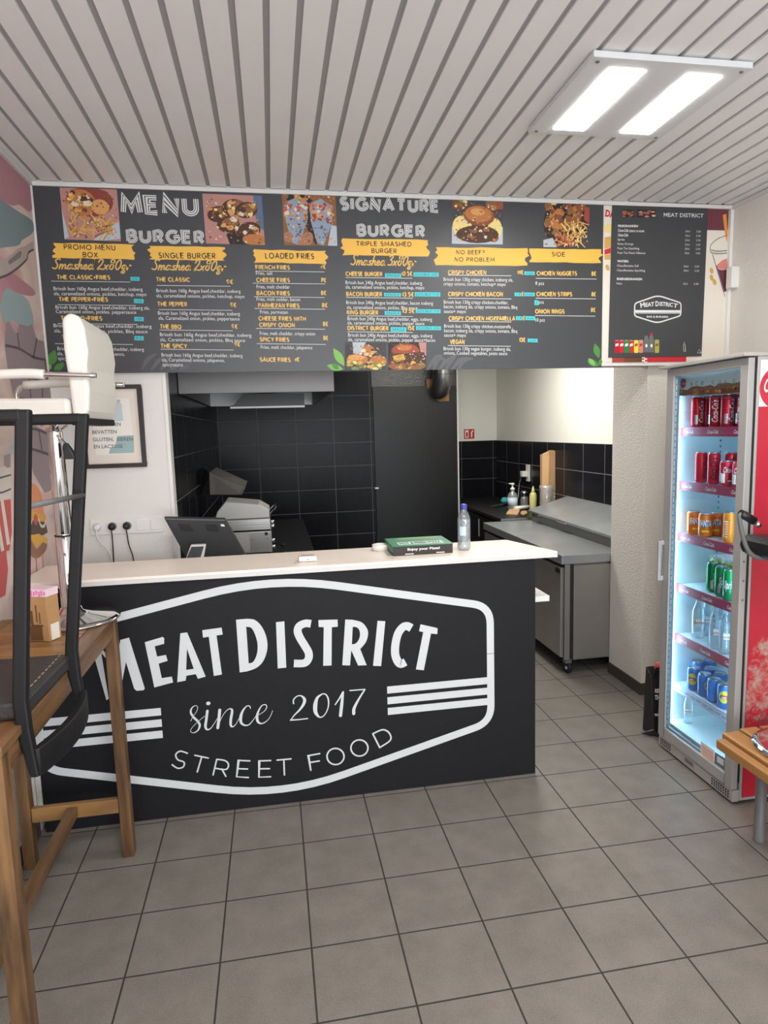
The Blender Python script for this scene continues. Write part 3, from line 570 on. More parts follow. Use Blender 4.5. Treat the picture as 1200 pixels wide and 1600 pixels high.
lg.build('lettering', ct); lg = Art(1, YC)
# STREET FOOD
s3 = lambda x, y: (250+x/3.158, 1130+y/3.158)
T = lambda *pts, sm=False: lg.pstroke([s3(*a) for a in pts], 2.4, Wt, 0, smooth=sm)
T((135, 148), (100, 138), (78, 155), (88, 180), (118, 192), (115, 215), (88, 222), (60, 205), sm=True)
T((172, 158), (238, 172)); T((206, 166), (184, 240))
T((262, 255), (280, 178)); T((280, 178), (322, 185), (338, 205), (325, 228), (272, 222), sm=True); T((305, 226), (325, 262))
T((443, 186), (388, 183), (378, 264), (436, 268)); T((384, 224), (432, 226))
T((546, 184), (490, 186), (488, 266), (546, 264)); T((489, 225), (540, 224))
T((578, 182), (646, 176)); T((611, 180), (614, 255))
lg.build('lettering', ct); lg = Art(1, YC)
T((788, 150), (732, 160), (744, 232)); T((738, 194), (786, 186))
for cpt in ((866, 164), (984, 122)):
    lg.pstroke([s3(cpt[0]+42*math.cos(t*math.pi/8), cpt[1]+40*math.sin(t*math.pi/8)) for t in range(16)], 2.4, Wt, 0, closed=True, k=2)
T((1050, 52), (1084, 120)); T((1050, 52), (1100, 32), (1132, 50), (1136, 84), (1084, 120), sm=True)
lg.build('lettering', ct)
#=SECTION menu
YB = 0.742
mbx = thing('menu_board', 'long black wall menu board with yellow banners above the counter', 'menu board', (-0.23, YB, 2.07))
b0 = hy(78, 580, YB); b1 = hy(943.7, 316, YB)
m_ = MB(); m_.box(XL+0.003, b1.x-0.002, YB, YF, 2.052, 2.952, 'board_black'); m_.build('board', mbx)
m_ = MB(); m_.box(XL+0.001, XL+0.010, YB-0.004, YB, 2.05, 2.952, 'trim_white'); m_.build('edge_trim', mbx)
BW, BY = 'print_white', 'print_yellow'
# decor: grey brush strokes, leaves
A = Art(1, YB)
def brush(u, v, n, wd):
    for i in range(n):
        t = i/max(1, n-1); uu = u+wd*t; A.pstroke([(uu, min(v, 577)), (uu+10+random.uniform(-3, 3), v-14+random.uniform(-4, 8)), (uu+20+random.uniform(-4, 4), v-26+random.uniform(0, 14))], [3, 7, 2], 'print_grey', 0)
brush(222, 578, 5, 60); A.build('brush_mark', mbx); A = Art(1, YB); brush(668, 577, 6, 48); A.build('brush_mark', mbx); A = Art(1, YB)
def leaf(u, v, L, ang, wd, m):
    p = A.px(u, v); q = []
    for t in range(9): q.append((p[0]+L*t/8*math.cos(ang)-wd*math.sin(math.pi*t/8)*math.sin(ang), p[1]+L*t/8*math.sin(ang)+wd*math.sin(math.pi*t/8)*math.cos(ang)))
    for t in range(7, 0, -1): q.append((p[0]+L*t/8*math.cos(ang)+wd*math.sin(math.pi*t/8)*math.sin(ang), p[1]+L*t/8*math.sin(ang)-wd*math.sin(math.pi*t/8)*math.cos(ang)))
    A.poly(q, m, 1)
for i_, (u, v, L, a, wd, m) in enumerate(((78, 572, .085, 1.2, .022, 'leaf'), (84, 578, .06, 0.5, .016, 'leaf'), (80, 577, .03, 2.2, .012, 'leaf_light'), (90, 578, .05, 0.9, .012, 'leaf'),
    (538, 572, .11, 2.1, .022, 'leaf_light'), (536, 577, .09, 2.9, .018, 'leaf_light'), (530, 577, .05, 2.5, .014, 'leaf'), (936, 560, .09, 1.9, .02, 'leaf'), (936, 571, .08, 2.8, .018, 'leaf'), (930, 571, .06, 2.4, .014, 'leaf_light'), (937, 571, .04, 1.4, .012, 'leaf'))):
    if i_ in (4, 7): A.build('leaf_decor', mbx); A = Art(1, YB)
    leaf(u, v, L, a, wd, m)
A.build('leaf_decor', mbx)
# headings (inline lettering)
def heading(txt, lines):
    H = Art(1, YB)
    for st, u0, v0, u1, v1, cap in lines:
        o = cap*.12
        for wt_, m__, ly in ((.27, BW, 0), (.155, 'board_black', 2), (.075, BW, 4)): stext(H, st, u0+o, v0-o, u1-o, v1-o, cap-2*o, m__, ly, wt_*1.3, gap=.42)
    H.build(txt, mbx)
heading('heading', [('MENU', 189, 335, 311, 338, 31)]); heading('heading', [('BURGER', 198, 379.5, 320, 382, 22)])
heading('heading', [('SIGNATURE', 531, 329, 687, 333, 22)]); heading('heading', [('BURGER', 557.5, 369.5, 664.5, 371.5, 20)])
def banner(u0, u1, v0, v1, dv, lines):
    B = Art(1, YB); rnd = random.Random(int(u0)); pts = []
    n = 8
    for i in range(n+1): t = i/n; pts.append((u0+(u1-u0)*t, v0+dv*t+rnd.uniform(-.7, .7)))
    for i in range(1, 7): pts.append((u1+rnd.uniform(-5, 3.5), v0+dv+(v1-v0)*i/7))
    for i in range(n+1): t = 1-i/n; pts.append((u0+(u1-u0)*t, v1+dv*t+rnd.uniform(-.7, .7)))
    for i in range(6, 0, -1): pts.append((u0+rnd.uniform(-3.5, 5), v0+(v1-v0)*i/7))
    B.ppoly(pts, 'banner_yellow', 0)
    for st, a, b, va, vb, cap in lines: stext(B, st, a+.6, va-.6, b-.6, vb-.6, cap-1.2, 'print_dark', 1, .2, gap=.38)
    B.build('banner', mbx)
banner(83, 210, 379.5, 403, 2.5, [('PROMO MENU', 100, 180.5, 390, 391.5, 8.5), ('BOX', 129.5, 153, 402, 402.8, 8.5)])
banner(233, 351, 384, 405.5, 2, [('SINGLE BURGER', 248, 337, 403.5, 404.5, 9)])
banner(397, 509.5, 390, 410, 2.5, [('LOADED FRIES', 414.5, 491, 404, 405, 9)])
banner(535, 669, 373, 398.5, 2, [('TRIPLE SMASHED', 556.5, 643, 384.5, 385.5, 7.8), ('BURGER', 580.5, 620, 395.6, 396.2, 7.8)])
banner(681, 824, 386.5, 414, 1.2, [('NO BEEF?', 712.5, 757.5, 397.6, 398, 7), ('NO PROBLEM', 710, 773, 408.8, 409.3, 7)])
banner(827, 939.5, 388.5, 410, 1, [('SIDE', 862, 883, 400.8, 401.3, 7.5)])
def column(items):
    C = Art(1, YB)
    for it in items:
        k = it[0]
        if k == 'h': stext(C, it[1], it[2]+.6, it[4]-.6, it[3]-.6, (it[4]+it[5] if len(it) > 5 else it[4]+0.6)-.6, 5.8, BY, 1, .27, gap=.34)
        elif k == 'd': C.text(it[1], it[2], it[4], it[3], it[4]+1.2*(it[3]-it[2])/130, 5.6, BW, 1, bold=0.0)
        elif k == 's': stext(C, it[1], it[2]+2, it[4], it[3]-1, it[4]+1.5, 16, BY, 1, .135, True)
        elif k == 'l': C.pstroke([(it[1], it[3]), (it[2], it[3]+1.4*(it[2]-it[1])/120)], 0.75, BW, 1, smooth=False, caps=False)
    C.build('menu_text', mbx)
def stickers(lst):
    for u0, v0, u1, v1, st in lst:
        K = Art(1, YB); K.ppoly([(u0, v0), (u1, v0+.4), (u1, v1), (u0, v1-.4)], 'tape_cyan', 1)
        if st: K.text(st, u0+2, v1-1.6, u1-2, v1-1.4, (v1-v0)*0.55, 'ink_dark', 2, shear=0.2)
        K.build('price_sticker', mbx)
bb = 'Briosh bun 160g Angus beef,cheddar, iceberg'
column([('s', 'Smashed 2x80gr', 81, 205, 420), ('h', 'THE CLASSIC+FRIES', 89, 172.5, 436.5), ('l', 80, 204, 439.3), ('d', bb, 84, 223, 453.5), ('d', 'sla, caramelized onions, pickles, ketchup, mayo', 84.5, 229, 461.3),
    ('h', 'THE PEPPER+FRIES', 92, 169, 471), ('l', 90, 212, 476), ('d', bb+' sla,', 87, 234, 482.5), ('d', 'Caramelized onion, pickles, peppersauce', 87.5, 213, 489.3), ('h', 'THE BBQ+FRIES', 95, 160, 500.5), ('l', 90, 215, 505.5),
    ('d', bb, 84, 237, 511.3), ('d', 'sla, Caramelized onion, pickles, Bbq sauce', 85, 230.5, 519.3), ('h', 'THE SPICY+FRIES', 97, 168, 530.5), ('l', 86, 208, 537), ('d', bb, 90, 225, 547.3), ('d', 'sla, Caramelized onions, jalapenos,', 90, 195, 555), ('d', 'spicysauce', 91, 121, 562.5)])
stickers([(204, 432.5, 218, 439, '10%'), (209.5, 467, 224.5, 474, '10%'), (210, 495, 224.5, 502, '10%'), (210, 525, 224.5, 532, '9%')])
column([('s', 'Smashed 2x80gr', 236.5, 353, 421.5), ('h', 'THE CLASSIC', 244, 297, 440), ('h', '9€', 354, 364.5, 443.8, .2), ('l', 245, 360, 446), ('d', bb, 244.5, 376, 456.6), ('d', 'sla, caramelized onions, pickles, ketchup, mayo', 244.5, 382, 464.6),
    ('h', 'THE PEPPER', 246, 292.5, 478.4), ('h', '9€', 360, 369.5, 479.8, .2), ('l', 248, 363, 483.6), ('d', bb, 247, 375, 491.8), ('d', 'sla, Caramelized onion, pickles, peppersauce', 248, 374.5, 499.6), ('h', 'THE BBQ', 250, 283.5, 513.6), ('h', '9€', 362, 371.5, 513.4, .2), ('l', 249, 364, 515.6),
    ('d', bb, 250, 393, 525.2), ('d', 'sla, Caramelized onion, pickles, Bbq sauce', 250.5, 383, 533.2), ('h', 'THE SPICY', 251, 292.5, 543.8), ('h', '9€', 366.5, 375.5, 541.4, .2), ('l', 251, 365, 545.6), ('d', bb, 252.5, 379, 557.2), ('d', 'sla, Caramelized onions, jalapenos,', 253, 351, 564.8), ('d', 'spicysauce', 254, 286, 572.2)])
column([('h', 'FRENCH FRIES', 399.5, 453, 421), ('h', '4€', 500.5, 509, 420, .2), ('l', 399, 507, 423.6), ('d', 'Fries, salt', 400, 426, 429.4), ('h', 'CHEESE FRIES', 400.5, 453, 440.8), ('h', '7€', 501, 510, 441.2, .2), ('l', 395, 508, 442.4), ('d', 'Fries, melt cheddar', 401, 453, 450.6),
    ('h', 'BACON FRIES', 401, 453, 461.4), ('h', '8€', 501.5, 510, 461, .2), ('l', 397, 507, 463.6), ('d', 'Fries, melt ceddar, bacon', 401, 469, 470), ('h', 'PARMEZAN FRIES', 403.5, 468, 480.6), ('h', '8€', 503, 512, 480.2, .2), ('l', 398, 508, 482), ('d', 'Fries, parmezan', 406.5, 450, 490),
    ('h', 'CHEESE FRIES WITH', 404, 478, 501), ('h', 'CRISPY ONION', 405, 461, 511), ('h', '8€', 504.5, 513, 509.5, .2), ('l', 400, 508, 513.2), ('d', 'Fries, melt cheddar, crispy onion', 406, 492.5, 523.4), ('h', 'SPICY FRIES', 406, 452, 533.8), ('h', '8€', 505, 513, 531.4, .2), ('l', 401, 509, 537), ('d', 'Fries, melt cheddar, jalapenos', 407.5, 488, 545), ('h', 'SAUCE FRIES', 406, 454, 565.2), ('h', '1€', 460, 468, 565, .2)])
b2 = 'Briosh bun 240g Angus beef,cheddar, '
column([('s', 'Smashed 3x80gr', 547, 650, 413.8), ('h', 'CHEESE BURGER', 540, 597.5, 431.3), ('h', '12.5€', 627.5, 644.5, 431, .2), ('l', 540, 644, 433.6), ('d', b2+'iceberg', 540, 659.5, 444), ('d', 'sla, caramelized onions, pickles, ketchup, mayo', 540, 663, 451),
    ('h', 'BACON BURGER', 541, 597, 462.8), ('h', '13.5€', 628, 647, 463.4, .2), ('l', 541, 645, 464.7), ('d', b2+'bacon iceberg', 541, 676.5, 475.2), ('d', 'sla, caramelized onions, pickles, Bbq sauce', 542, 652.5, 482.8), ('h', 'KING BURGER', 542, 591, 491.4), ('h', '13.5€', 628.5, 648, 489.2, .2), ('l', 543, 645, 493.4),
    ('d', b2+'eggs, iceberg', 543, 675, 500.4), ('d', 'sla, caramelized onions, pickles, pepper sauce', 543, 663, 507), ('h', 'DISTRICT BURGER', 543, 607, 516), ('h', '15€', 636.5, 648, 516, .2), ('l', 543, 645, 518.4), ('d', b2+'eggs, iceberg', 544, 675.5, 526), ('d', 'sla, caramelized onions, pickles, pepper sauce+bacon', 544, 680, 533)])
stickers([(601.5, 427, 627, 433.5, 'SINGLE'), (646, 425.5, 685.5, 432.5, 'DOUBLE 10%'), (600, 457.5, 626.5, 463.5, 'SINGLE'), (648, 456.5, 688, 463.5, 'DOUBLE 11%'), (601, 486, 626.5, 492.5, 'SINGLE'), (649.5, 483, 688.5, 489.5, 'DOUBLE 11%'), (610.5, 511, 635, 518.5, 'SINGLE'), (650, 509.5, 689, 516, 'DOUBLE 12%')])
b3 = 'Briosh bun 130g crispy chicken,'
column([('h', 'CRISPY CHICKEN', 700, 760, 429.2, .2), ('h', '11€', 808, 818, 429, .1), ('l', 700, 799, 429.8), ('d', b3+' iceberg sla,', 693, 801.5, 439), ('d', 'crispy onions, tomato, ketchup+ mayo', 693, 790, 446), ('h', 'CRISPY CHICKEN BACON', 700, 786, 463, .2), ('h', '€', 815, 818.5, 463, .1), ('l', 700, 799, 466),
    ('d', b3+'cheddar,', 693.5, 794, 474.5), ('d', 'bacon, iceberg sla, crispy onions, tomato, Bbq', 693.5, 808, 481.6), ('d', 'sauce+ mayo', 693.5, 728, 489), ('h', 'CRISPY CHICKEN MOZZARELLA', 701, 805, 501, .2), ('h', '€', 817, 820.5, 500.5, .1), ('l', 701, 799, 502), ('d', b3+'mozzarella ,', 694, 801, 512), ('d', 'bacon, iceberg sla, crispy onions, tomato, Bbq', 694, 808, 519), ('d', 'sauce+ mayo', 694, 728, 526.2),
    ('h', 'VEGAN', 703, 726, 537.6, .1), ('h', '13€', 811, 821, 534.4, .1), ('l', 700, 798, 540), ('d', 'Briosh bun 130g vegan burger, iceberg sla,', 693, 798, 547.2), ('d', 'onions, Cooked vegetables, pesto sauce', 693.5, 792.5, 554)])
stickers([(819, 424, 835.5, 430, 'double'), (804, 457, 814.5, 463, '13'), (819, 457, 835.5, 463, 'double'), (806, 494, 816.5, 500.5, '13'), (821, 494, 836, 500.5, 'double'), (824.5, 529, 840, 535, 'double'), (835, 469, 841, 477, '5')])
column([('h', 'CHICKEN NUGGETS', 838.5, 901.5, 430.6, .2), ('h', '8€', 924, 931.5, 431, .1), ('l', 837, 932, 435), ('d', '8 pcs', 836.5, 850, 445.2), ('h', 'CHICKEN STRIPS', 838, 894, 463, .2), ('h', '8€', 924, 931, 463.2, .1), ('l', 837, 931, 466), ('d', 'pcs', 841.5, 849.5, 474.5), ('h', 'ONION RINGS', 836, 882, 490, .2), ('h', '8€', 923, 930.5, 487.6, .1), ('l', 836, 930, 493), ('d', '10 pcs', 836.5, 851, 502.6)])
# food photographs printed on the board: quad corners in the photo, drawn in unit coordinates
class Photo:
    def __init__(s, q, bg, art=None):
        s.A = art or Art(1, YB); s.q = [Vector(s.A.px(*p)) for p in q]; s.lay = 0; s.rnd = random.Random(int(q[0][0]))
        s.P([(0, 0), (1, 0), (1, 1), (0, 1)], bg)
    def m(s, x, y):
        x = min(max(x, 0), 1); y = min(max(y, 0), 1); a, b, c, d = s.q
        return tuple((a*(1-x)+b*x)*(1-y)+(d*(1-x)+c*x)*y)
    def P(s, pts, m): s.A.poly([s.m(*p) for p in pts], m, s.lay); s.lay += 0.1
    def E(s, x, y, rx, ry, m, a=0.0, half=0):
        pts = []
        for k in range(16):
            t = 2*math.pi*k/16 if not half else math.pi*(1+k/15); u_, v_ = rx*math.cos(t), ry*math.sin(t)
            pts.append((x+u_*math.cos(a)-v_*math.sin(a), y+u_*math.sin(a)+v_*math.cos(a)))
        s.P(pts, m)
    def blob(s, x, y, r, m, j=0.35):
        n = 9; s.P([(x+r*(1+s.rnd.uniform(-j, j))*math.cos(6.283*k/n), y+r*(1+s.rnd.uniform(-j, j))*math.sin(6.283*k/n)) for k in range(n)], m)
    def fry(s, x, y, L, a, w, m):
        dx, dy = L/2*math.cos(a), L/2*math.sin(a); nx, ny = -w*math.sin(a), w*math.cos(a)
        s.P([(x-dx-nx, y-dy-ny), (x+dx-nx, y+dy-ny), (x+dx+nx, y+dy+ny), (x-dx+nx, y-dy+ny)], m)
    def scatter(s, n, x0, x1, y0, y1, r, ms):
        for i in range(n): s.blob(s.rnd.uniform(x0, x1), s.rnd.uniform(y0, y1), r*s.rnd.uniform(.6, 1.3), s.rnd.choice(ms))
    def fries(s, n, x0, x1, y0, y1, L, w, ms, a0=-0.6, a1=2.4):
        for i in range(n): s.fry(s.rnd.uniform(x0, x1), s.rnd.uniform(y0, y1), L*s.rnd.uniform(.7, 1.2), s.rnd.uniform(a0, a1), w, s.rnd.choice(ms))
    def speckle(s, n=110):
        for i in range(n): s.blob(s.rnd.uniform(.04, .96), s.rnd.uniform(.06, .96), s.rnd.uniform(.008, .022), s.rnd.choice(['food_browned', 'food_patty_light', 'food_bun_light', 'food_cream', 'food_bun_dark', 'food_fry_dark']), .5)
    def done(s): s.speckle(); s.A.build('food_photograph', mbx)
f = Photo([(93, 293), (182.5, 296), (189, 377), (101, 374)], 'food_pinkish')
f.E(.5, .25, .42, .3, 'food_tray'); f.E(.35, .28, .26, .26, 'food_bun'); f.scatter(22, .15, .55, .08, .45, .05, ['food_cheese_pale', 'food_patty', 'food_patty_light', 'food_cream', 'food_bun_light']); f.E(.68, .35, .16, .15, 'food_bun_light'); f.P([(.5, 1), (1, .6), (1, .95), (.7, 1)], 'food_plate'); f.P([(0, .4), (.08, .95), (0, 1)], 'food_plate')
f.fries(46, .12, .88, .58, .9, .24, .014, ['food_fry', 'food_fry_dark', 'food_bun_light', 'food_browned']); f.done()
f = Photo([(316, 302.5), (409, 306), (414, 383), (322, 380.5)], 'food_pinkish')
f.P([(.85, 0), (1, 0), (1, .7), (.88, .6)], 'food_denim'); f.E(.1, .85, .18, .15, 'food_pinkish'); f.P([(.35, .8), (.7, .6), (.75, 1), (.4, 1)], 'food_dark')
for x, y in ((.25, .4), (.5, .25), (.72, .3), (.4, .6), (.75, .7)): f.E(x, y, .2, .16, 'food_patty', -.4); f.E(x+.04, y-.04, .16, .1, 'food_browned', -.4); f.scatter(9, x-.14, x+.14, y-.1, y+.1, .045, ['food_cheese_pale', 'food_cream', 'food_patty', 'food_cheese', 'food_bun_light'])
f.E(.82, .9, .2, .12, 'food_bun'); f.E(.1, .9, .12, .1, 'food_pinkish'); f.done()
f = Photo([(440, 300), (524, 303), (527, 384.5), (444, 383)], 'food_browned')
f.scatter(14, 0, .45, 0, .15, .06, ['food_fry', 'food_fry_dark', 'food_dark']); f.P([(.45, .05), (.75, .3), (.6, 1), (.4, .6)], 'food_dark')
for x in (.25, .72):
    f.P([(x-.22, .2), (x+.0, .1), (x+.22, .25), (x+.2, .55), (x+.02, 1), (x-.1, .95), (x-.2, .55)], 'food_paper_blue'); f.scatter(30, x-.2, x+.2, .2, .5, .04, ['food_bacon', 'food_cream', 'food_tomato', 'food_bun_light', 'food_pinkish']); f.scatter(12, x-.12, x+.1, .6, .85, .014, ['food_denim'])
f.E(.4, .92, .12, .2, 'food_skin', .6); f.E(.08, .85, .1, .1, 'food_skin'); f.P([(.9, .6), (1, .62), (1, 1), (.82, 1)], 'food_plate'); f.done()
f = Photo([(706, 311), (786, 312.5), (785.5, 382), (706, 381)], 'food_slate')
f.P([(0, .62), (1, .6), (1, 1), (0, 1)], 'food_plate'); f.E(.15, .12, .17, .12, 'food_patty_light'); f.scatter(8, .05, .3, .02, .2, .04, ['food_cheese_pale', 'food_lettuce', 'food_browned']); f.E(.85, .1, .2, .12, 'food_browned'); f.scatter(6, .7, 1, .05, .2, .04, ['food_bun', 'food_tomato'])
f.E(.5, .78, .42, .2, 'food_patty'); f.E(.2, .6, .19, .24, 'food_cheese_pale'); f.E(.84, .65, .14, .24, 'food_cheese_pale'); f.E(.22, .8, .14, .1, 'food_patty_light'); f.E(.82, .85, .1, .1, 'food_browned'); f.scatter(18, .3, .7, .64, .9, .04, ['food_patty_light', 'food_browned', 'food_cream', 'food_bacon', 'food_patty']); f.E(.3, .46, .12, .07, 'food_cream'); f.E(.53, .36, .31, .23, 'food_bun_dark', .12); f.E(.52, .33, .27, .18, 'food_bun', .12); f.E(.5, .28, .14, .08, 'food_bun_light', .12); f.done()
f = Photo([(849, 312.5), (921, 314), (920, 387), (849, 386)], 'board_black')
f.E(.48, .5, .49, .5, 'food_dark'); f.P([(0, .85), (.2, .8), (.3, 1), (0, 1)], 'food_plate'); f.E(.22, .04, .09, .06, 'food_cheese_pale'); f.scatter(46, .1, .85, .1, .55, .075, ['food_browned', 'food_patty_light', 'food_bun', 'food_bun_dark']); f.scatter(10, .02, .35, .45, .8, .07, ['food_bun_light', 'food_browned', 'food_bun']); f.P([(.9, .12), (1, .15), (1, .5), (.88, .4)], 'food_tomato')
f.fries(56, .4, .9, .48, .95, .2, .012, ['food_fry', 'food_fry_dark', 'food_cheese_pale']); f.fries(20, .3, .65, .75, .98, .2, .014, ['food_bun', 'food_tomato', 'food_bun_light']); f.done()
f = Photo([(539, 534.5), (604, 535), (603.5, 577.5), (539, 578)], 'food_slate')
f.P([(.18, 0), (.5, 0), (.35, .45), (.2, .4)], 'food_plate'); f.E(.3, .62, .26, .2, 'food_bun'); f.E(.55, .3, .16, .2, 'food_bun'); f.E(.8, .7, .22, .22, 'food_bun'); f.E(.27, .55, .2, .1, 'food_bun_light'); f.scatter(16, .35, .7, .25, .5, .05, ['food_patty', 'food_cheese', 'food_cream', 'food_bacon']); f.scatter(24, .1, .95, .68, .98, .06, ['food_cheese', 'food_cheese_pale', 'food_fry', 'food_patty', 'food_lettuce']); f.done()
f = Photo([(606.5, 534.5), (666, 535), (665.5, 577.5), (606.5, 578)], 'food_dark')
f.P([(.8, 0), (1, 0), (1, .5), (.85, .35)], 'food_pinkish'); f.P([(0, 0), (.15, 0), (.05, .4), (0, .5)], 'food_dark'); f.E(.45, .3, .36, .26, 'food_bun_dark', 0); f.E(.45, .25, .33, .2, 'food_tomato'); f.E(.42, .2, .2, .1, 'food_bun'); f.E(.5, .85, .5, .2, 'food_browned'); f.P([(.05, .42), (.95, .36), (1, .75), (0, .8)], 'food_patty'); f.P([(.12, .5), (.4, .42), (.46, .62), (.3, .7), (.15, .66)], 'food_cheese'); f.P([(.6, .42), (.82, .4), (.8, .55), (.68, .6)], 'food_cheese_pale'); f.scatter(16, .1, .95, .68, .95, .05, ['food_bacon', 'food_cheese', 'food_lettuce', 'food_patty_light']); f.done()

# ---- drinks menu beside it, over an illustrated poster
d5 = lambda x, y: (930+x/4.4444, 290+y/4.4444)
YP = YF-0.001
def ring(art, pts, m, w, lay): art.pstroke(pts, w, m, lay)
pa = hy(*d5(62, 112), YP); pb = hy(*d5(918, 1205), YP)
ps = thing('illustrated_poster', 'cream illustrated food poster showing around the drinks menu', 'poster', ((pa.x+pb.x)/2, YP, pb.z))
m_ = MB(); m_.box(pa.x, 2.062, YP-0.002, YP+0.0005, 2.085, 2.945, 'poster_cream'); m_.build('sheet', ps)
A = Art(1, YP-0.002)
A.ppoly([d5(235, 110), d5(930, 128), d5(922, 312), d5(235, 300)], 'maroon', 0)
A.ppoly([d5(70, 108), d5(235, 118), d5(235, 140), d5(150, 138), d5(110, 150)], 'poster_cream', 1); A.text('DA', *d5(68, 212), *d5(135, 224), 10, 'poster_red', 1, bold=.05)
A.ppoly([d5(64, 290), d5(85, 262), d5(112, 270), d5(110, 330), d5(66, 322)], 'food_cheese_pale', 1); A.ppoly([d5(64, 360), d5(110, 352), d5(108, 430), d5(64, 440)], 'food_cheese', 1); A.ppoly([d5(64, 445), d5(108, 432), d5(106, 470), d5(64, 480)], 'poster_red', 1); A.ppoly([d5(64, 482), d5(106, 474), d5(104, 515), d5(66, 516)], 'food_cheese', 1)
for a, b in ((85, 570), (808, 592), (808, 640), (828, 670)): A.ell(A.px(*d5(a, b)), .012, .018, 'food_cheese', 1, a=.4)
A.ppoly([d5(885, 205), d5(910, 195), d5(920, 340), d5(915, 400), d5(900, 330)], 'poster_orange', 2)
A.pstroke([d5(915, 345), d5(850, 370), d5(805, 410), d5(798, 440), d5(805, 465), d5(850, 475), d5(915, 470)], .8, 'ink_dark', 2); A.pstroke([d5(805, 445), d5(850, 455), d5(915, 450)], .8, 'ink_dark', 2)
for i in range(8): A.pstroke([d5(808+14*i, 452), d5(810+14*i, 472)], .6, 'ink_dark', 2, smooth=False)
A.pstroke([d5(815, 480), d5(850, 600), d5(900, 770)], .9, 'ink_dark', 2, smooth=False)
A.ppoly([d5(840, 555), d5(880, 520), d5(915, 505), d5(915, 730), d5(895, 740)], 'maroon', 2); A.ppoly([d5(840, 555), d5(880, 520), d5(915, 505), d5(912, 580), d5(860, 585)], 'poster_pink', 3); A.pstroke([d5(850, 575), d5(880, 585), d5(912, 580)], .7, 'print_white', 4)
A.build('illustration', ps)
m_ = MB()
q0, q1 = hy(*d5(120, 1185), YP-0.006), hy(*d5(632, 1232), YP-0.006)
ph = thing('red_poster', 'red promotional strip peeking out under the drinks menu', 'poster', ((q0.x+q1.x)/2, YP-.004, q1.z))
m_.box(q0.x, q1.x, YP-0.005, YP-0.002, q1.z+.008, q0.z+0.03, 'poster_red'); m_.build('sheet', ph)
A = Art(1, YP-0.005); A.ppoly([d5(120, 1170), d5(345, 1170), d5(330, 1226), d5(122, 1226)], 'food_tomato', 0); A.ppoly([d5(205, 1190), d5(330, 1180), d5(318, 1226), d5(200, 1226)], 'food_patty_light', 1)
for i in range(4): A.ppoly([d5(325+16*(i % 2), 1188+11*i), d5(345+16*(i % 2), 1188+11*i), d5(343+16*(i % 2), 1200+11*i), d5(323+16*(i % 2), 1200+11*i)], 'paper_white', 2)
A.build('food_print', ph)
m_ = MB(); YD = YP-0.010
dm = thing('drinks_menu', 'upright black drinks menu with emblem and row of cans', 'menu board', (hy(*d5(430, 700), YD).x, YD, 2.1))
cs = [hy(*d5(*c), YD) for c in ((93, 1194), (738, 1184), (785, 149), (120, 136))]
m_.prism([tuple(c) for c in cs], (0, 0.0045, 0), 'board_black'); m_.build('board', dm)
A = Art(1, YD)
def Lend():
    global A
    if LINES: A.build('menu_line', dm); A = Art(1, YD)
LINES = False
def dt(st, x0, y0, x1, cap=15, m=BW, bold=.0, dy=None, shear=0): A.text(st, *d5(x0, y0), *d5(x1, y0+(x1-x0)*.012 if dy is None else y0+dy), cap/4.444, m, 0, bold=bold, shear=shear); Lend()
dt('MEAT DISTRICT', 475, 216, 752, 27, bold=.01, dy=6)
A.build('heading', dm); A = Art(1, YD); LINES = True; dt('FRISDRANKEN', 158, 287, 297, 15, bold=.03); dt('Coca-Cola', 158, 320, 230, 20, shear=.4, bold=.02); dt('ZERO SUGAR', 235, 322, 342, 13, bold=.02); dt('Coca-Cola', 158, 352, 228, 20, shear=.4, bold=.02)
rows = [('Sprite', 155, 203, 381), ('Fanta Orange', 155, 265, 411), ('Fuze Tea Sparkling', 155, 305, 442), ('Fuze Tea Peach Hibiscus', 155, 348, 473)]
for st, a, b, y in rows: dt(st, a, y, b, 15)
for i, y in enumerate((324, 354, 385, 416, 445, 475)): dt('33cl', 626-i, y, 657-i, 13); dt('2.50', 702-i, y+1, 732-i, 13)
dt('WATERS', 153, 532, 230, 15, bold=.03); dt('Chaudfontaine Still', 152, 563, 300, 15); dt('Chaudfontaine Sparkling', 150, 595, 346, 15)
for y in (567, 597): dt('50cl', 614, y, 646, 13); dt('2.50', 690, y+1, 721, 13)
dt('ENERGIEDRANKEN', 150, 655, 325, 15, bold=.03); dt('Nalu', 148, 686, 185, 14); dt('25cl', 610, 688, 641, 13); dt('3.00', 684, 689, 717, 13)
LINES = False; hx_ = rounded([A.px(*d5(*p)) for p in ((435, 762), (596, 815), (594, 903), (430, 955), (272, 905), (275, 818))], [.035, .016, .016, .035, .016, .016], 5)
A.stroke(hx_, .0075, BW, 0, smooth=False, closed=True)
for i, (yy, w_) in enumerate(((872, 3.2), (880, .7), (886, .7))): A.pstroke([d5(278, yy), d5(590, yy+1)], w_, BW, 0, smooth=False, caps=False)
for st, x0, x1, y0, y1, cp in (('M', 316, 348, 850, 842, 34), ('EAT', 350, 410, 842, 836, 28), ('D', 418, 442, 837, 836, 34), ('ISTRIC', 446, 538, 834, 842, 28), ('T', 540, 570, 843, 850, 28)): A.text(st, *d5(x0, y0), *d5(x1, y1), cp/4.444, BW, 0, bold=.03)
dt('BAR & BURGERS', 358, 916, 507, 12, bold=.03)
A.build('emblem', dm); A = Art(1, YD)
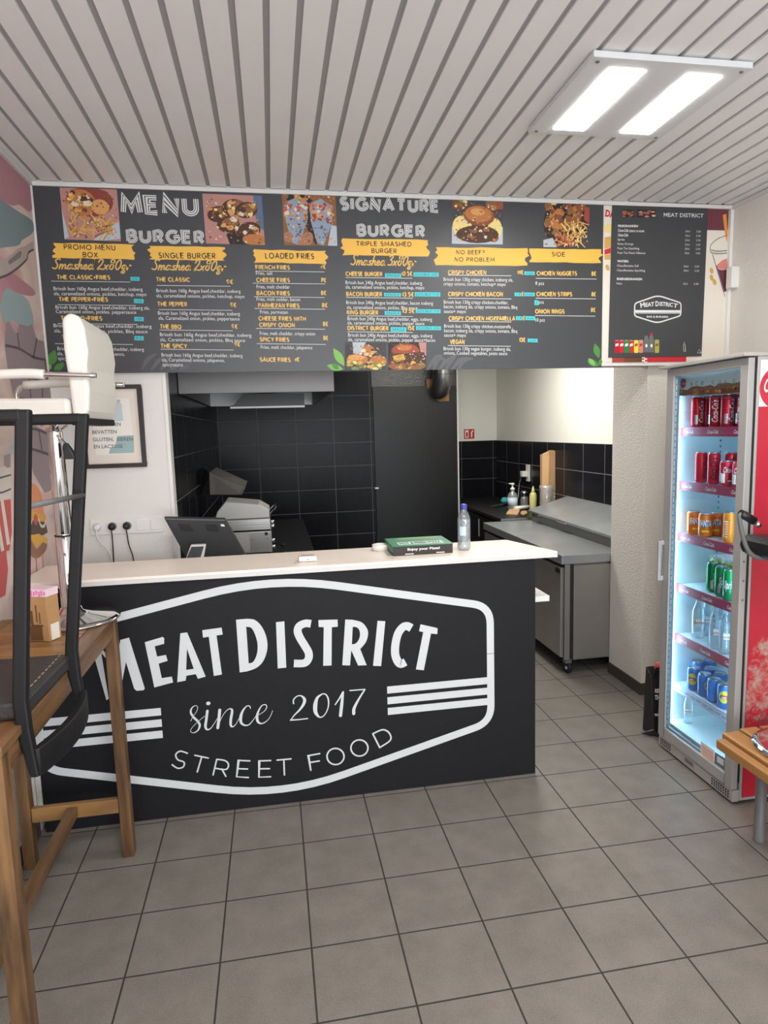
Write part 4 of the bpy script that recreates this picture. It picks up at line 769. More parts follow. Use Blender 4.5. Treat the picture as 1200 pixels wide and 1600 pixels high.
for i, c in enumerate(('can_red', 'can_red_bright', 'can_green', 'sign_red', 'can_yellow', 'poster_pink', 'watercolour', 'watercolour', 'can_lime')):
    A.build('can_picture', dm) if i else None; A = Art(1, YD); x = 135+33.5*i; y0 = 1072-(i > 5)*2
    if i in (6, 7): x += 2*(i-5); A.ppoly([d5(x+8, 1035), d5(x+24, 1035), d5(x+34, 1075), d5(x+34, 1158), d5(x, 1158), d5(x, 1075)], 'plastic_grey', 0); A.ppoly([d5(x+8, 1025), d5(x+24, 1025), d5(x+24, 1042), d5(x+8, 1042)], 'can_red_bright' if i == 7 else 'plastic_dark', 1); A.ell(A.px(*d5(x+17, 1112)), .007, .01, 'paper_white', 1)
    else:
        if i == 8: x += 10
        A.ppoly([d5(x+3, y0), d5(x+28, y0), d5(x+31, y0+8), d5(x+31, 1155), d5(x+27, 1162), d5(x+3, 1162), d5(x, 1155), d5(x, y0+8)], c, 0); A.ppoly([d5(x+4, y0+1), d5(x+27, y0+1), d5(x+28, y0+5), d5(x+3, y0+5)], 'can_lid', 1); A.ppoly([d5(x+5, 1100), d5(x+26, 1095), d5(x+26, 1112), d5(x+5, 1118)], 'paper_white' if i < 4 else 'food_tomato', 1)
A.build('can_picture', dm); A = Art(1, YD); A.pstroke([d5(722, 1138), d5(736, 1162), d5(708, 1162)], .6, BW, 0, smooth=False, closed=True); A.build('small_mark', dm); A = Art(1, YD); A.pstroke([d5(618, 1086), d5(618, 1100), d5(613, 1108), d5(613, 1152), d5(625, 1152), d5(625, 1108), d5(620, 1100)], .5, BW, 0, smooth=False)
A.build('small_mark', dm)
for q, sd in (((190, 166, 272, 222), 0), ((290, 166, 420, 222), 1)):
    f = Photo([d5(q[0], q[1]), d5(q[2], q[1]+3), d5(q[2], q[3]), d5(q[0], q[3]-2)], 'food_dark', Art(1, YD)); f.scatter(16, .05, .95, .15, .9, .12, ['food_tomato', 'food_bacon', 'food_patty_light', 'food_browned'] if not sd else ['food_cream', 'food_pinkish', 'food_bacon', 'food_browned']); f.A.build('food_photograph', dm)
# thermostat-like box and cable trunking in the corner
tk = MB(); tk.box(2.052, 2.074, YF-0.022, YF-0.001, 0.9, 2.948, 'plastic_white'); t_ = tk.build('cable_trunking', bevel=.003); tag(t_, 'slim white cable trunking running down the corner right of the poster', 'trunking')
p = hy(1146, 434, .70); tk = MB(); tk.box(p.x-.034, p.x+.030, .668, .724, p.z-.062, p.z+.06, 'plastic_white'); t_ = tk.build('sensor_box', bevel=.008); tag(t_, 'small white plastic box on the trunking beside the drinks menu', 'box')
#=SECTION shop
# ceiling light panel
cl = thing('ceiling_light', 'square ceiling light panel with two bright strips', 'light', (0.777, -0.41, ZC-0.02))
m_ = MB(); m_.box(0.478, 1.076, -0.712, -0.112, ZC-0.022, ZC-0.001, 'lamp_panel'); m_.build('panel', cl, bevel=0.002)
for a, b in ((0.570, 0.703), (0.868, 1.001)):
    m_ = MB(); m_.box(a, b, -0.645, -0.168, ZC-0.0245, ZC-0.0215, 'lamp_glow'); m_.build('diffuser', cl)
for a in (0.505, 1.05):
    for b in (-0.685, -0.14):
        m_ = MB(); m_.lathe([(0.007, 0), (0.006, .003)], (a, b, ZC-0.0255), 'screw', 10); m_.build('screw', cl)

# ---- bar table on the left
tb = thing('bar_table', 'tall acacia bar table with slatted top against the left wall', 'table', (-1.52, -0.78, 0))
TX0, TX1, TY0, TY1, TZ = -1.722, -1.290, -1.395, -0.185, 1.03
m_ = MB()
for k in range(17):
    y0 = TY0+0.005+k*(TY1-TY0-0.01)/17; m_.box(TX0+0.05, TX1-0.058, y0, y0+(TY1-TY0-.01)/17-0.005, TZ-0.022, TZ, 'acacia_top')
m_.build('slatted_top', tb, bevel=.0015)
for a, b in ((TX0, TX0+.047), (TX1-.055, TX1)):
    m_ = MB(); m_.box(a, b, TY0, TY1, TZ-0.022, TZ, 'acacia_rail'); m_.build('edge_board', tb, bevel=.002)
for a in (TX0+.012, TX1-.032):
    m_ = MB(); m_.box(a, a+.022, TY0+.02, TY1-.02, TZ-.085, TZ-.022, 'acacia_rail'); m_.build('apron', tb, bevel=.002)
for b in (TY0+.008, TY1-.03):
    m_ = MB(); m_.box(TX0+.03, TX1-.03, b, b+.022, TZ-.085, TZ-.022, 'acacia_top'); m_.build('apron', tb, bevel=.002)
for sx_ in (0, 1):
    for sy_ in (0, 1):
        x0 = TX0+.004 if not sx_ else TX1-.049; y0 = TY0+.004 if not sy_ else TY1-.054
        m_ = MB(); m_.box(x0, x0+.045, y0, y0+.05, 0, TZ-.022, 'acacia'); m_.build('leg', tb, bevel=.003)
for b in (TY0+.015, TY1-.045):
    m_ = MB(); m_.box(TX0+.05, TX1-.05, b, b+.026, .195, .255, 'acacia_top'); m_.build('stretcher', tb, bevel=.002)
m_ = MB(); m_.box(-1.535, -1.497, TY0+.041, TY1-.045, .205, .245, 'acacia_rail'); m_.build('stretcher', tb, bevel=.002)

# ---- swivel bar stool builder (stands on tables, base centre c, facing sign sx along x)
def stool(label, c, upm, armm, plate, seat_x, back_x, yh, seat_z, zb, backtop):
    cxx, cyy = c
    st = thing('bar_stool', label, 'stool', (cxx, cyy, zb), 'swivel bar stools put up on the tables')
    m_ = MB(); m_.lathe([(.0, 0), (.170, 0), (.176, .004), (.174, .010), (.15, .016), (.08, .026), (.042, .040), (.036, .055), (0.0, .056)], (cxx, cyy, zb), plate, 48); m_.build('base', st)
    top = seat_z-.03
    m_ = MB(); m_.lathe([(.036, .05), (.034, .06), (.033, .33), (.028, .335), (.028, .34), (.030, .345), (.027, top-zb-.02), (.027, top-zb)], (cxx, cyy, zb), 'chrome', 28); m_.build('column', st)
    m_ = MB(); m_.lathe([(.0335, .330), (.0345, .333), (.0335, .336)], (cxx, cyy, zb), 'rubber_black', 28); m_.build('ring', st)
    m_ = MB(); m_.lathe([(.028, -.035), (.06, -.012), (.085, 0), (.085, .004)], (cxx, cyy, seat_z-.012), 'chrome', 24); m_.build('seat_plate', st)
    m_ = MB(); m_.tube([(cxx+.01, cyy-.02, seat_z-.06), (cxx+.05, cyy-.03, seat_z-.10)], .005, 'chrome', 8); m_.hexa([(cxx+.035, cyy-.045, seat_z-.15), (cxx+.075, cyy-.045, seat_z-.15), (cxx+.08, cyy-.02, seat_z-.14), (cxx+.035, cyy-.02, seat_z-.14)], [(cxx+.04, cyy-.045, seat_z-.09), (cxx+.05, cyy-.045, seat_z-.09), (cxx+.05, cyy-.02, seat_z-.09), (cxx+.04, cyy-.02, seat_z-.09)], 'plastic_black'); m_.build('lever', st, bevel=.004)
    y0, y1 = cyy-yh, cyy+yh; d = 1 if back_x > seat_x else -1
    T_ = .062
    # seat cushion profile in xz
    xa, xb = seat_x, back_x
    prof = [(xa, seat_z+.012), (xa+d*.012, seat_z+.055), (xa+d*.05, seat_z+.072), ((xa+xb)/2, seat_z+.066), (xb-d*(T_+.005), seat_z+.066), (xb-d*(T_+.005), seat_z), (xa+d*.03, seat_z)]
    m_ = MB(); m_.prism([(x, y0, z) for x, z in prof], (0, y1-y0, 0), upm); m_.build('seat', st, bevel=.016, segs=3)
    H = backtop
    bp = [(xb-d*T_, seat_z+.005), (xb-d*.03, seat_z-.022), (xb-d*.008, seat_z+.02), (xb, seat_z+.09), (xb-d*.002, seat_z+.17), (xb+d*.006, seat_z+.22), (xb, H-.05), (xb-d*.014, H-.012), (xb-d*.045, H), (xb-d*(T_+.008), H-.02), (xb-d*(T_+.01), H-.12), (xb-d*(T_+.004), seat_z+.13)]
    m_ = MB(); m_.prism([(x, y0, z) for x, z in bp], (0, y1-y0, 0), upm); m_.build('backrest', st, bevel=.014, segs=3)
    m_ = MB(); m_.box(xb-d*(T_+.01), xb-d*.012, y0+.02, y1-.02, seat_z-.028, seat_z-.004, 'rubber_black'); m_.build('hinge_cover', st, bevel=.004)
    for s_ in (-1, 1):
        yy = cyy+s_*(yh+.014); za = seat_z+.135; xe = xa+d*.06
        path = [(xb+d*.03, yy, za+.002), (xb-d*.12, yy, za+.008), (xe+d*.10, yy, za+.012), (xe+d*.03, yy, za+.004), (xe, yy, za-.03), (xe+d*.01, yy, za-.09), (xe+d*.05, yy-s_*.02, seat_z-.004), (xe+d*.15, yy-s_*.06, seat_z-.012)]
        m_ = MB(); m_.tube(catmull(path, 5), .0095, armm, 10); ar = m_.build('armrest', st)
        m_ = MB(); m_.tube(catmull([(xb-d*.135, yy, za+.008), (xe+d*.18, yy, za+.012), (xe+d*.03, yy, za+.006)], 4), .0165, upm, 12); m_.build('arm_pad', ar)
    return st
stool('white padded bar stool standing on the acacia bar table', (-1.44, -0.27), 'leather_white', 'chrome', 'chrome', -1.695, -1.255, .215, 1.80, TZ, 2.15)

# ---- upside-down black chair on the same table
ch = thing('low_back_chair', 'black wooden chair turned upside down on the bar table', 'chair', (-1.48, -1.06, TZ))
SY = ((-1.255, -1.218, -1.292), (-0.868, -1.186, -1.278))     # (y, x at feet, x at seat)
m_ = MB(); m_.hexa([(-1.70, -1.245, TZ+.003), (-1.292, -1.245, TZ+.003), (-1.280, -.862, TZ+.003), (-1.70, -.862, TZ+.003)], [(-1.70, -1.245, TZ+.05), (-1.290, -1.245, TZ+.05), (-1.280, -.862, TZ+.05), (-1.70, -.862, TZ+.05)], 'leather_grey'); se = m_.build('seat', ch, bevel=.010)
m_ = MB()
for k in range(12):
    y = -1.225+k*.030; m_.box(-1.308, -1.3055, y, y+.016, TZ+.0485, TZ+.0512, 'stitch')
m_.build('stitching', se)
zf = 1.798
for y, xf, xs_ in SY:
    lg_ = MB()
    w2 = .017; dy = .014
    def sec(xc, z, hw_=w2): return [(xc-hw_, y-dy, z), (xc+hw_, y-dy, z), (xc+hw_, y+dy, z), (xc-hw_, y+dy, z)]
    rings_ = [sec(xs_+.020, TZ-.142, .011), sec(xs_+.004, TZ-.02), sec(xs_+.002, TZ+.06), sec(xf, zf)]
    lg_.add([p_ for r_ in rings_ for p_ in r_], [(3, 2, 1, 0), (12, 13, 14, 15)]+[(4*j+i, 4*j+(i+1) % 4, 4*j+4+(i+1) % 4, 4*j+4+i) for j in range(3) for i in range(4)], 'painted_wood_black'); lg_.build('rear_leg', ch, bevel=.006)
    lg_ = MB(); lg_.hexa(sec(-1.665, TZ+.02), sec(-1.665, zf-.002), 'painted_wood_black'); lg_.build('front_leg', ch, bevel=.006)
    lg_ = MB(); lg_.box(-1.668, xf-.002, y-dy-.001, y+dy+.001, zf-.030, zf+.001, 'painted_wood_black'); lg_.build('foot_rail', ch, bevel=.008)
m_ = MB(); m_.tube([(-1.236, -1.262, 1.568), (-1.204, -.868, 1.560)], .0075, 'plastic_grey', 10); m_.build('stretcher', ch)
# curved back band, hangs below the table edge
m_ = MB(); N = 14; ins, out = [], []
for i in range(N+1):
    t = i/N; y = -1.262+t*.40; bow = .030*(1-(2*t-1)**2); xb = -1.268+t*.012+bow
    ins.append((xb-.011, y)); out.append((xb+.011, y))
loop = out+ins[::-1]; m_.prism([(x, y, TZ-.142) for x, y in loop], (0, 0, .074), 'painted_wood_black', True); m_.build('backrest', ch, bevel=.004)

# ---- kraft napkin box on table
bx = thing('napkin_box', 'kraft cardboard box with pink print on top, on the bar table', 'box', (-1.475, -.47, TZ))
ang = math.radians(-22); rot = lambda x, y: (-1.478+x*math.cos(ang)-y*math.sin(ang), -.535+x*math.sin(ang)+y*math.cos(ang))
def rbox(m, x0, x1, y0, y1, z0, z1, mt): m.hexa([(*rot(a, b), z0) for a, b in ((x0, y0), (x1, y0), (x1, y1), (x0, y1))], [(*rot(a, b), z1) for a, b in ((x0, y0), (x1, y0), (x1, y1), (x0, y1))], mt)
m_ = MB(); rbox(m_, -.045, .045, 0, .06, TZ+.001, TZ+.185, 'kraft'); m_.build('body', bx, bevel=.002)
m_ = MB(); rbox(m_, -.046, .046, -.001, .061, TZ+.160, TZ+.186, 'pink_pale')
for k in range(9): rbox(m_, -.042+k*.010, -.036+k*.010, -.0025, -.0008, TZ+.160+.004*(k % 3), TZ+.178+.004*(k % 2), 'pink_print')
m_.build('lid', bx)
m_ = MB()
for a, b, c_, d_ in ((-.025, .06, .012, .05), (.0, .07, .004, .06), (.012, .065, .004, .04), (-.02, .055, .045, .006), (-.03, .005, .05, .052)): rbox(m_, a, a+c_, -.0015, -.0002, TZ+b, TZ+b+d_, 'kraft_dark')
rbox(m_, .0448, .0465, .01, .05, TZ+.004, TZ+.06, 'paper_white'); m_.build('printed_drawing', bx)

# ---- framed notice on socket wall
fa = hy(218, 601, .775); fb = hy(231, 729, .775)
fr = thing('framed_notice', 'black framed allergen notice on the white wall behind the stool', 'picture', (-1.45, .775, 1.57))
FX0, FX1, FZ0, FZ1 = -1.612, -1.302, 1.567, 1.995
m_ = MB()
for a in ((FX0, FX1, FZ0, FZ0+.022), (FX0, FX1, FZ1-.022, FZ1), (FX0, FX0+.022, FZ0+.022, FZ1-.022), (FX1-.022, FX1, FZ0+.022, FZ1-.022)): m_.box(a[0], a[1], .758, .779, a[2], a[3], 'frame_black')
m_.build('frame', fr, bevel=.002)
m_ = MB(); m_.box(FX0+.01, FX1-.01, .770, .778, FZ0+.01, FZ1-.01, 'paper_aged'); m_.build('sheet', fr)
A = Art(1, .770); f4 = lambda x, y: (x/4, 450+y/4)
A.ppoly([f4(560, 680), f4(805, 690), f4(845, 1035), f4(600, 1045)], 'paper_white', 0); A.ppoly([f4(600, 700), f4(760, 720), f4(770, 830), f4(560, 840)], 'watercolour', 1); A.ppoly([f4(735, 925), f4(835, 920), f4(840, 1030), f4(680, 1035), f4(690, 1000), f4(720, 985)], 'watercolour_teal', 1)
for st, x0, x1, y0 in (('WIST JE DAT ONZE N?', 560, 752, 722), ('PRODUCTEN', 572, 755, 866), ('BEVATTEN', 578, 730, 912), ('GLUTEN,  EIEREN', 582, 830, 958), ('EN LACTOSE', 588, 768, 1003)):
    A.text(st, *f4(x0, y0), *f4(x1, y0-4), 5.5, 'type_grey', 2, bold=.01)
A.build('notice_text', fr)
# ---- socket strip
sk = thing('socket_strip', 'white wall strip of three sockets and two switches', 'socket', (-1.43, .775, 1.21))
za = (hy(142, 833, .78).z+hy(142, 811, .78).z)/2; SX0, SX1 = hy(141.5, 822, .78).x, hy(256, 820, .78).x; zz = za-.006
m_ = MB(); m_.box(SX0, min(SX1, -1.20), .770, .7795, zz-.042, zz+.042, 'plastic_white'); m_.build('cover_plate', sk, bevel=.002)
pitch = (min(SX1, -1.2)-SX0)/5
for i in range(5):
    xc = SX0+pitch*(i+.5)
    if i < 3:
        m_ = MB(); m_.lathe([(.0215, 0), (.0215, .004), (.019, .004), (.019, .001)], (xc, .7715, zz), 'plastic_white' if i == 0 else 'plastic_black', 20, ax=(0, -1, 0)); m_.build('socket', sk)
    else:
        m_ = MB(); m_.box(xc-.029, xc+.029, .766, .771, zz-.028, zz+.028, 'plastic_white'); m_.build('switch', sk, bevel=.002)
plugs = []
def cable(name, label, xc, m, path, plug=True):
    o = thing(name, label, 'cable', (xc, .74, zz))
    if plug: q = MB(); q.lathe([(.017, 0), (.019, .008), (.016, .03), (.006, .034)], (xc, .768, zz), m, 16, ax=(0, -1, 0)); q.build('plug', o)
    q = MB(); q.tube(catmull(path, 6), .0032, m, 8); q.build('cord', o)
x1, x2, x3 = [SX0+pitch*(i+.5) for i in range(3)]
cable('power_cable', 'white power cable hanging from the leftmost wall socket', x1, 'plastic_white', [(x1, .74, zz-.01), (x1+.005, .737, zz-.06), (x1+.05, .74, zz-.12), (x1+.062, .742, zz-.18), (x1+.04, .742, zz-.26), (x1+.03, .74, .93)])
cable('power_cable', 'thin black power cable hanging from the second wall socket', x2, 'plastic_black', [(x2, .74, zz-.008), (x2+.002, .737, zz-.07), (x2, .737, zz-.16), (x2-.004, .735, zz-.24), (x2-.02, .735, .93)])
cable('power_cable', 'black power cable with round plug in the third wall socket', x3, 'plastic_black', [(x3, .736, zz-.008), (x3+.004, .736, zz-.05), (x3+.008, .738, zz-.1), (x3+.024, .74, zz-.17), (x3+.018, .74, zz-.24), (x3-.01, .74, .93)])
# ---- on and behind the counter
ZT = 1.13
pz = [hz(u, v, ZT) for u, v in ((614.5, 869.5), (708, 864))]
pb = thing('pizza_box', 'green and brown pizza box on the cream counter top', 'box', (pz[0].x+.15, .2, ZT))
ex = (pz[1]-pz[0]); ex.z = 0; Lb = ex.length; ex.normalize(); ey = Vector((-ex.y, ex.x, 0)); o_ = Vector((pz[0].x, pz[0].y+.004, ZT+.0008))
Hb = hy(614.5, 855, pz[0].y).z-ZT; Db = .245
def obox(m, a0, a1, b0, b1, c0_, c1_, mt):
    f_ = lambda a, b, c: o_+ex*a+ey*b+Vector((0, 0, c)); m.hexa([f_(a0, b0, c0_), f_(a1, b0, c0_), f_(a1, b1, c0_), f_(a0, b1, c0_)], [f_(a0, b0, c1_), f_(a1, b0, c1_), f_(a1, b1, c1_), f_(a0, b1, c1_)], mt)
m_ = MB(); obox(m_, 0, Lb, 0, Db, 0, Hb-.001, 'pizza_brown'); m_.build('body', pb, bevel=.001)
m_ = MB(); obox(m_, -.002, Lb+.002, -.002, Db, Hb-.001, Hb+.002, 'pizza_green'); obox(m_, -.0022, -.0005, 0, Db, Hb*.3, Hb, 'pizza_green'); m_.build('lid', pb, bevel=.0008)
def flat_text(st, org, exx, eyy, wd, hgt, mt, name, parent, bold=0., ms=None):
    vs, fs = text_mesh(st, bold); q = MB(); q.closed_mesh = False; q.add([org+exx*(x*wd)+eyy*(z*hgt) for x, z in vs], fs, mt); return q.build(name, parent)
Z_ = Vector((0, 0, 1))
flat_text('Enjoy your Pizza!', o_+ex*(Lb*.24)-ey*.0012+Z_*(Hb*.52), ex, Z_, Lb*.54, Hb*.24, 'paper_white', 'front_lettering', pb, .03)
m_ = MB(); obox(m_, Lb*.12, Lb*.88, Db*.12, Db*.42, Hb+.002, Hb+.0026, 'mint'); obox(m_, Lb*.2, Lb*.9, Db*.8, Db*.92, Hb+.002, Hb+.0026, 'leaf_light')
m_.build('lid_print', pb)
flat_text('HOT & FRESH PIZZA', o_+ex*(Lb*.15)+ey*(Db*.17)+Z_*(Hb+.003), ex, ey, Lb*.70, Db*.2, 'pizza_brown', 'lid_lettering', pb, .03)
for a in (.2, .72): m_ = MB(); obox(m_, Lb*a, Lb*(a+.14), -.0012, -.0003, .004, .008, 'paper_white'); m_.build('tab_slot', pb)
# tape roll
p = hz(600, 863, ZT); m_ = MB(); m_.lathe([(.022, 0), (.044, 0), (.044, .028), (.022, .028), (.022, 0)], (p.x-.004, p.y+.07, ZT+.001), 'paper_white', 28); o = m_.build('tape_roll'); tag(o, 'white tape roll lying behind the pizza box left side', 'tape')
# water bottle
p = hz(727, 860, ZT); wb = thing('water_bottle', 'clear plastic water bottle with blue cap on the counter', 'bottle', (p.x, p.y+.02, ZT))
c_ = (p.x, p.y+.02, ZT+.001); bh = hy(727, 788, p.y+.02).z-ZT; br_ = .0325
m_ = MB(); m_.lathe([(.0, .003), (br_*.8, 0), (br_, .012)]+[(br_-(.0015 if i % 2 else 0), .02+i*.0105) for i in range(12)]+[(br_, .15*bh/.235), (br_*.98, bh*.68), (br_*.75, bh*.79), (br_*.45, bh*.87), (.0135, bh*.9), (.0135, bh*.96), (0, bh*.96)], c_, 'clear_bottle', 28); m_.build('body', wb)
m_ = MB(); m_.lathe([(.0, .004), (br_*.78, .003), (br_*.94, .014), (br_*.94, bh*.66), (0, bh*.66)], c_, 'clear_plastic', 24); m_.build('water', wb)
m_ = MB(); m_.lathe([(.0155, bh*.89), (.0165, bh*.90), (.0165, bh*.985), (.014, bh), (0, bh)], c_, 'bottle_blue_cap', 20); m_.build('cap', wb)
m_ = MB(); rr = br_+.0012
for k in range(6):
    t0 = -2.5+k*.16; t1 = t0+.16; m_.add([(c_[0]+rr*math.cos(t), c_[1]+rr*math.sin(t), z) for t, z in ((t0, ZT+.075), (t1, ZT+.075), (t1, ZT+.12), (t0, ZT+.12))], [(0, 1, 2, 3)], 'label_pale')
m_.closed_mesh = False; m_.build('label', wb)
# card terminal on counter
p = hz(481, 878, ZT); ctm = thing('receipt_printer', 'small white device with dark slot on the counter edge', 'device', (p.x, p.y+.02, ZT))
m_ = MB(); m_.box(p.x-.042, p.x+.042, p.y-.004, p.y+.05, ZT+.001, ZT+.026, 'plastic_white'); m_.build('body', ctm, bevel=.006)
m_ = MB(); m_.box(p.x-.03, p.x+.03, p.y+.026, p.y+.036, ZT+.024, ZT+.0268, 'plastic_black'); m_.box(p.x-.002, p.x+.002, p.y-.0048, p.y-.0035, ZT+.010, ZT+.014, 'plastic_black'); m_.build('slot', ctm)
# till monitor (seen from behind) standing on the inner shelf
tl = thing('till_monitor', 'dark touchscreen till seen from behind, at the counter left end', 'monitor', (-.86, .55, .90))
a, b, c, d = hy(256.5, 810, .50), hy(353, 812, .56), hy(386, 870, .66), hy(291, 872, .60)
n_ = (b-a).cross(d-a).normalized()
if n_.y < 0: n_ = -n_
m_ = MB(); m_.hexa([a, b, c, d], [a+n_*.028, b+n_*.028, c+n_*.028, d+n_*.028], 'plastic_dark'); m_.build('screen_housing', tl, bevel=.006)
mid = (a+b+c+d)/4; eu = (b-a).normalized(); ev = (d-a).normalized()
m_ = MB()
for k in range(6):
    q = a+eu*.05+ev*(.035+.008*k)-n_*.0012; m_.hexa([q, q+eu*.06, q+eu*.06+ev*.003, q+ev*.003], [q+n_*.001, q+eu*.06+n_*.001, q+eu*.06+ev*.003+n_*.001, q+ev*.003+n_*.001], 'plastic_black')
    q = q+eu*.13; m_.hexa([q, q+eu*.06, q+eu*.06+ev*.003, q+ev*.003], [q+n_*.001, q+eu*.06+n_*.001, q+eu*.06+ev*.003+n_*.001, q+ev*.003+n_*.001], 'plastic_black')
m_.build('vent_slots', tl)
q = b-eu*.04+ev*.03-n_*.001; m_ = MB(); m_.hexa([q, q+eu*.018, q+eu*.018+ev*.014, q+ev*.014], [q+n_*.0005, q+eu*.018+n_*.0005, q+eu*.018+ev*.014+n_*.0005, q+ev*.014+n_*.0005], 'paper_white'); m_.build('badge', tl)
base = mid+n_*.03; m_ = MB(); m_.tube(catmull([mid+n_*.032+eu*.02, mid+n_*.05+eu*.03-Z_*.04, Vector((mid.x+.03, mid.y+.09, 1.0)), Vector((mid.x+.02, mid.y+.05, .912))], 5), .022, 'plastic_black', 12); m_.build('stand', tl)
m_ = MB(); m_.box(mid.x-.09, mid.x+.10, mid.y-.06, min(mid.y+.12, .74), .9005, .914, 'plastic_black'); m_.build('foot', tl, bevel=.006)
# card reader in front of till
a, b, c, d = hy(298, 851, .455), hy(322, 850, .455), hy(317, 880, .43), hy(286, 884, .43)
cr = thing('card_reader', 'small grey card reader propped in front of the till monitor', 'device', ((a.x+b.x)/2, .46, .90))
lo = Vector((0, 0, .9005)); ext = lambda top, bot: bot+(bot-top)*((bot.z-.901)/max(1e-6, (top.z-bot.z)))
d2, c2 = ext(a, d), ext(b, c)
m_ = MB(); m_.hexa([a, b, c2, d2], [p_+Vector((0, .022, .0)) for p_ in (a, b, c2, d2)], 'aluminium_light'); m_.build('body', cr, bevel=.005)
e1 = (b-a).normalized(); e2 = (d2-a).normalized(); q = a+e1*.008+e2*.012; nn = e1.cross(e2).normalized(); nn = nn if nn.y < 0 else -nn
wd = (b-a).length-.014
m_ = MB(); q = q+nn*.0008; m_.hexa([q, q+e1*wd, q+e1*(wd+.004)+e2*.10, q-e1*.006+e2*.10], [v+nn*.001 for v in (q, q+e1*wd, q+e1*(wd+.004)+e2*.10, q-e1*.006+e2*.10)], 'screen_dark'); m_.build('screen', cr)
#=SECTION kitchen
# extractor hood
HY0, HY1, HX1, HZ0, HZ1 = 1.42, 3.5, -.236, 1.979, 2.5
hd = thing('extractor_hood', 'stainless steel extractor hood under the menu board', 'hood', (-.7, 2.4, HZ0))
m_ = MB(); m_.box(-1.198, HX1, HY0, HY0+.02, HZ0, HZ1, 'steel_hood'); m_.build('front_panel', hd, bevel=.002)
m_ = MB(); m_.box(HX1-.02, HX1, HY0+.02, HY1, HZ0, HZ1, 'steel_dark'); m_.box(-1.198, -1.18, HY0+.02, HY1, HZ0, HZ1, 'steel_dark'); m_.box(-1.18, HX1-.02, HY1-.02, HY1, HZ0, HZ1, 'steel_dark'); m_.box(-1.18, HX1-.02, HY0+.02, HY1-.02, HZ1-.02, HZ1, 'steel_dark'); m_.build('canopy', hd)
a = hy(361, 637, 2.35); b = hy(476, 635.5, 2.35); t_ = hy(378, 616, 2.35)
m_ = MB(); m_.prism([(a.x, 2.35, a.z), (b.x, 2.35, a.z), (b.x, 2.35, t_.z), (t_.x+.01, 2.35, t_.z)], (0, .03, 0), 'filter_steel'); m_.hexa([(a.x, 2.38, a.z), (b.x, 2.38, a.z), (b.x, 3.1, a.z+.03), (a.x, 3.1, a.z+.03)], [(a.x, 2.38, a.z+.02), (b.x, 2.38, a.z+.02), (b.x, 3.1, a.z+.05), (a.x, 3.1, a.z+.05)], 'filter_steel'); m_.box(a.x-.006, b.x, 2.34, 2.352, a.z-.008, a.z+.006, 'steel_satin'); m_.build('grease_filter', hd)
# duct elbow on partition
dp = hy(689, 600, 4.18)
du = thing('ventilation_duct', 'round metal ventilation duct ending above the black door', 'duct', (dp.x, 4.18, 2.05))
m_ = MB(); pts = [(dp.x+.015, 4.13, 2.69), (dp.x+.012, 4.13, 2.45), (dp.x+.008, 4.135, 2.30), (dp.x+.004, 4.17, 2.20), (dp.x, 4.24, 2.15), (dp.x, 4.33, 2.14)]
m_.tube(catmull(pts, 5), .105, 'duct', 26, cap=False); m_.build('pipe', du)
for k in range(5):
    m_ = MB(); zc_ = 2.30+.08*k; m_.tube([(dp.x+.009+.106*math.cos(t*math.pi/12), 4.133+.106*math.sin(t*math.pi/12), zc_+.012*math.sin(t*math.pi/12)) for t in range(24)], .0035, 'steel_dark', 6, closed=True); m_.build('seam', du)
m_ = MB(); m_.prism([(dp.x-.125, 4.325, 2.185), (dp.x-.05, 4.325, 2.05), (dp.x+.02, 4.325, 2.015), (dp.x+.125, 4.325, 2.02), (dp.x+.128, 4.325, 2.26), (dp.x-.128, 4.325, 2.26)], (0, .009, 0), 'plywood'); m_.build('backing_board', du)
# left worktop with base
wt = thing('kitchen_worktop', 'long black kitchen worktop along the dark tiled left wall', 'worktop', (-.8, 2.55, 0))
m_ = MB(); m_.box(-1.198, -.392, 1.30, 3.55, .865, .90, 'plastic_black'); m_.build('top', wt, bevel=.002)
m_ = MB(); m_.box(-1.198, -.43, 1.32, 3.53, .02, .865, 'paint_black'); m_.build('cabinet_body', wt)
# contact grill
gx0, gx1, gy0, gy1 = -.98, -.575, 1.66, 2.02
gr = thing('contact_grill', 'steel contact grill with hinged lid on the black worktop', 'grill', ((gx0+gx1)/2, 1.85, .90))
c8 = lambda x, y: (250+x/4.8, 680+y/4.8)
gpt = lambda x, y: hy(*c8(x, y), gy0)
G = {k: gpt(*v) for k, v in dict(a=(545, 725), b=(835, 712), c=(835, 888), d=(680, 888), e=(430, 635), f=(825, 628), g=(820, 565), h=(450, 575), i=(500, 500), j=(740, 520)).items()}
bz0, bz1 = .915, G['b'].z
m_ = MB(); m_.box(G['a'].x-.12, G['b'].x, gy0, gy1, bz0, bz1-.004, 'steel'); m_.build('base', gr, bevel=.004)
m_ = MB(); m_.box(G['a'].x+.01, G['d'].x, gy0-.004, gy0, bz0+.01, bz1-.012, 'aluminium_light'); m_.box(G['d'].x+.004, G['b'].x-.002, gy0-.004, gy0, bz0+.008, bz1-.012, 'steel'); m_.build('side_panel', gr)
p = gpt(797, 738); m_ = MB(); m_.lathe([(.012, 0), (.012, .006)], (p.x, gy0-.003, p.z), 'plastic_black', 14, ax=(0, -1, 0)); m_.build('cable_port', gr)
for sx_, sy_ in ((690, 780), (700, 868), (812, 868), (806, 775)):
    p = gpt(sx_, sy_); m_ = MB(); m_.lathe([(.004, 0), (.004, .003)], (p.x, gy0-.0035, p.z), 'chrome', 8, ax=(0, -1, 0)); m_.build('screw', gr)
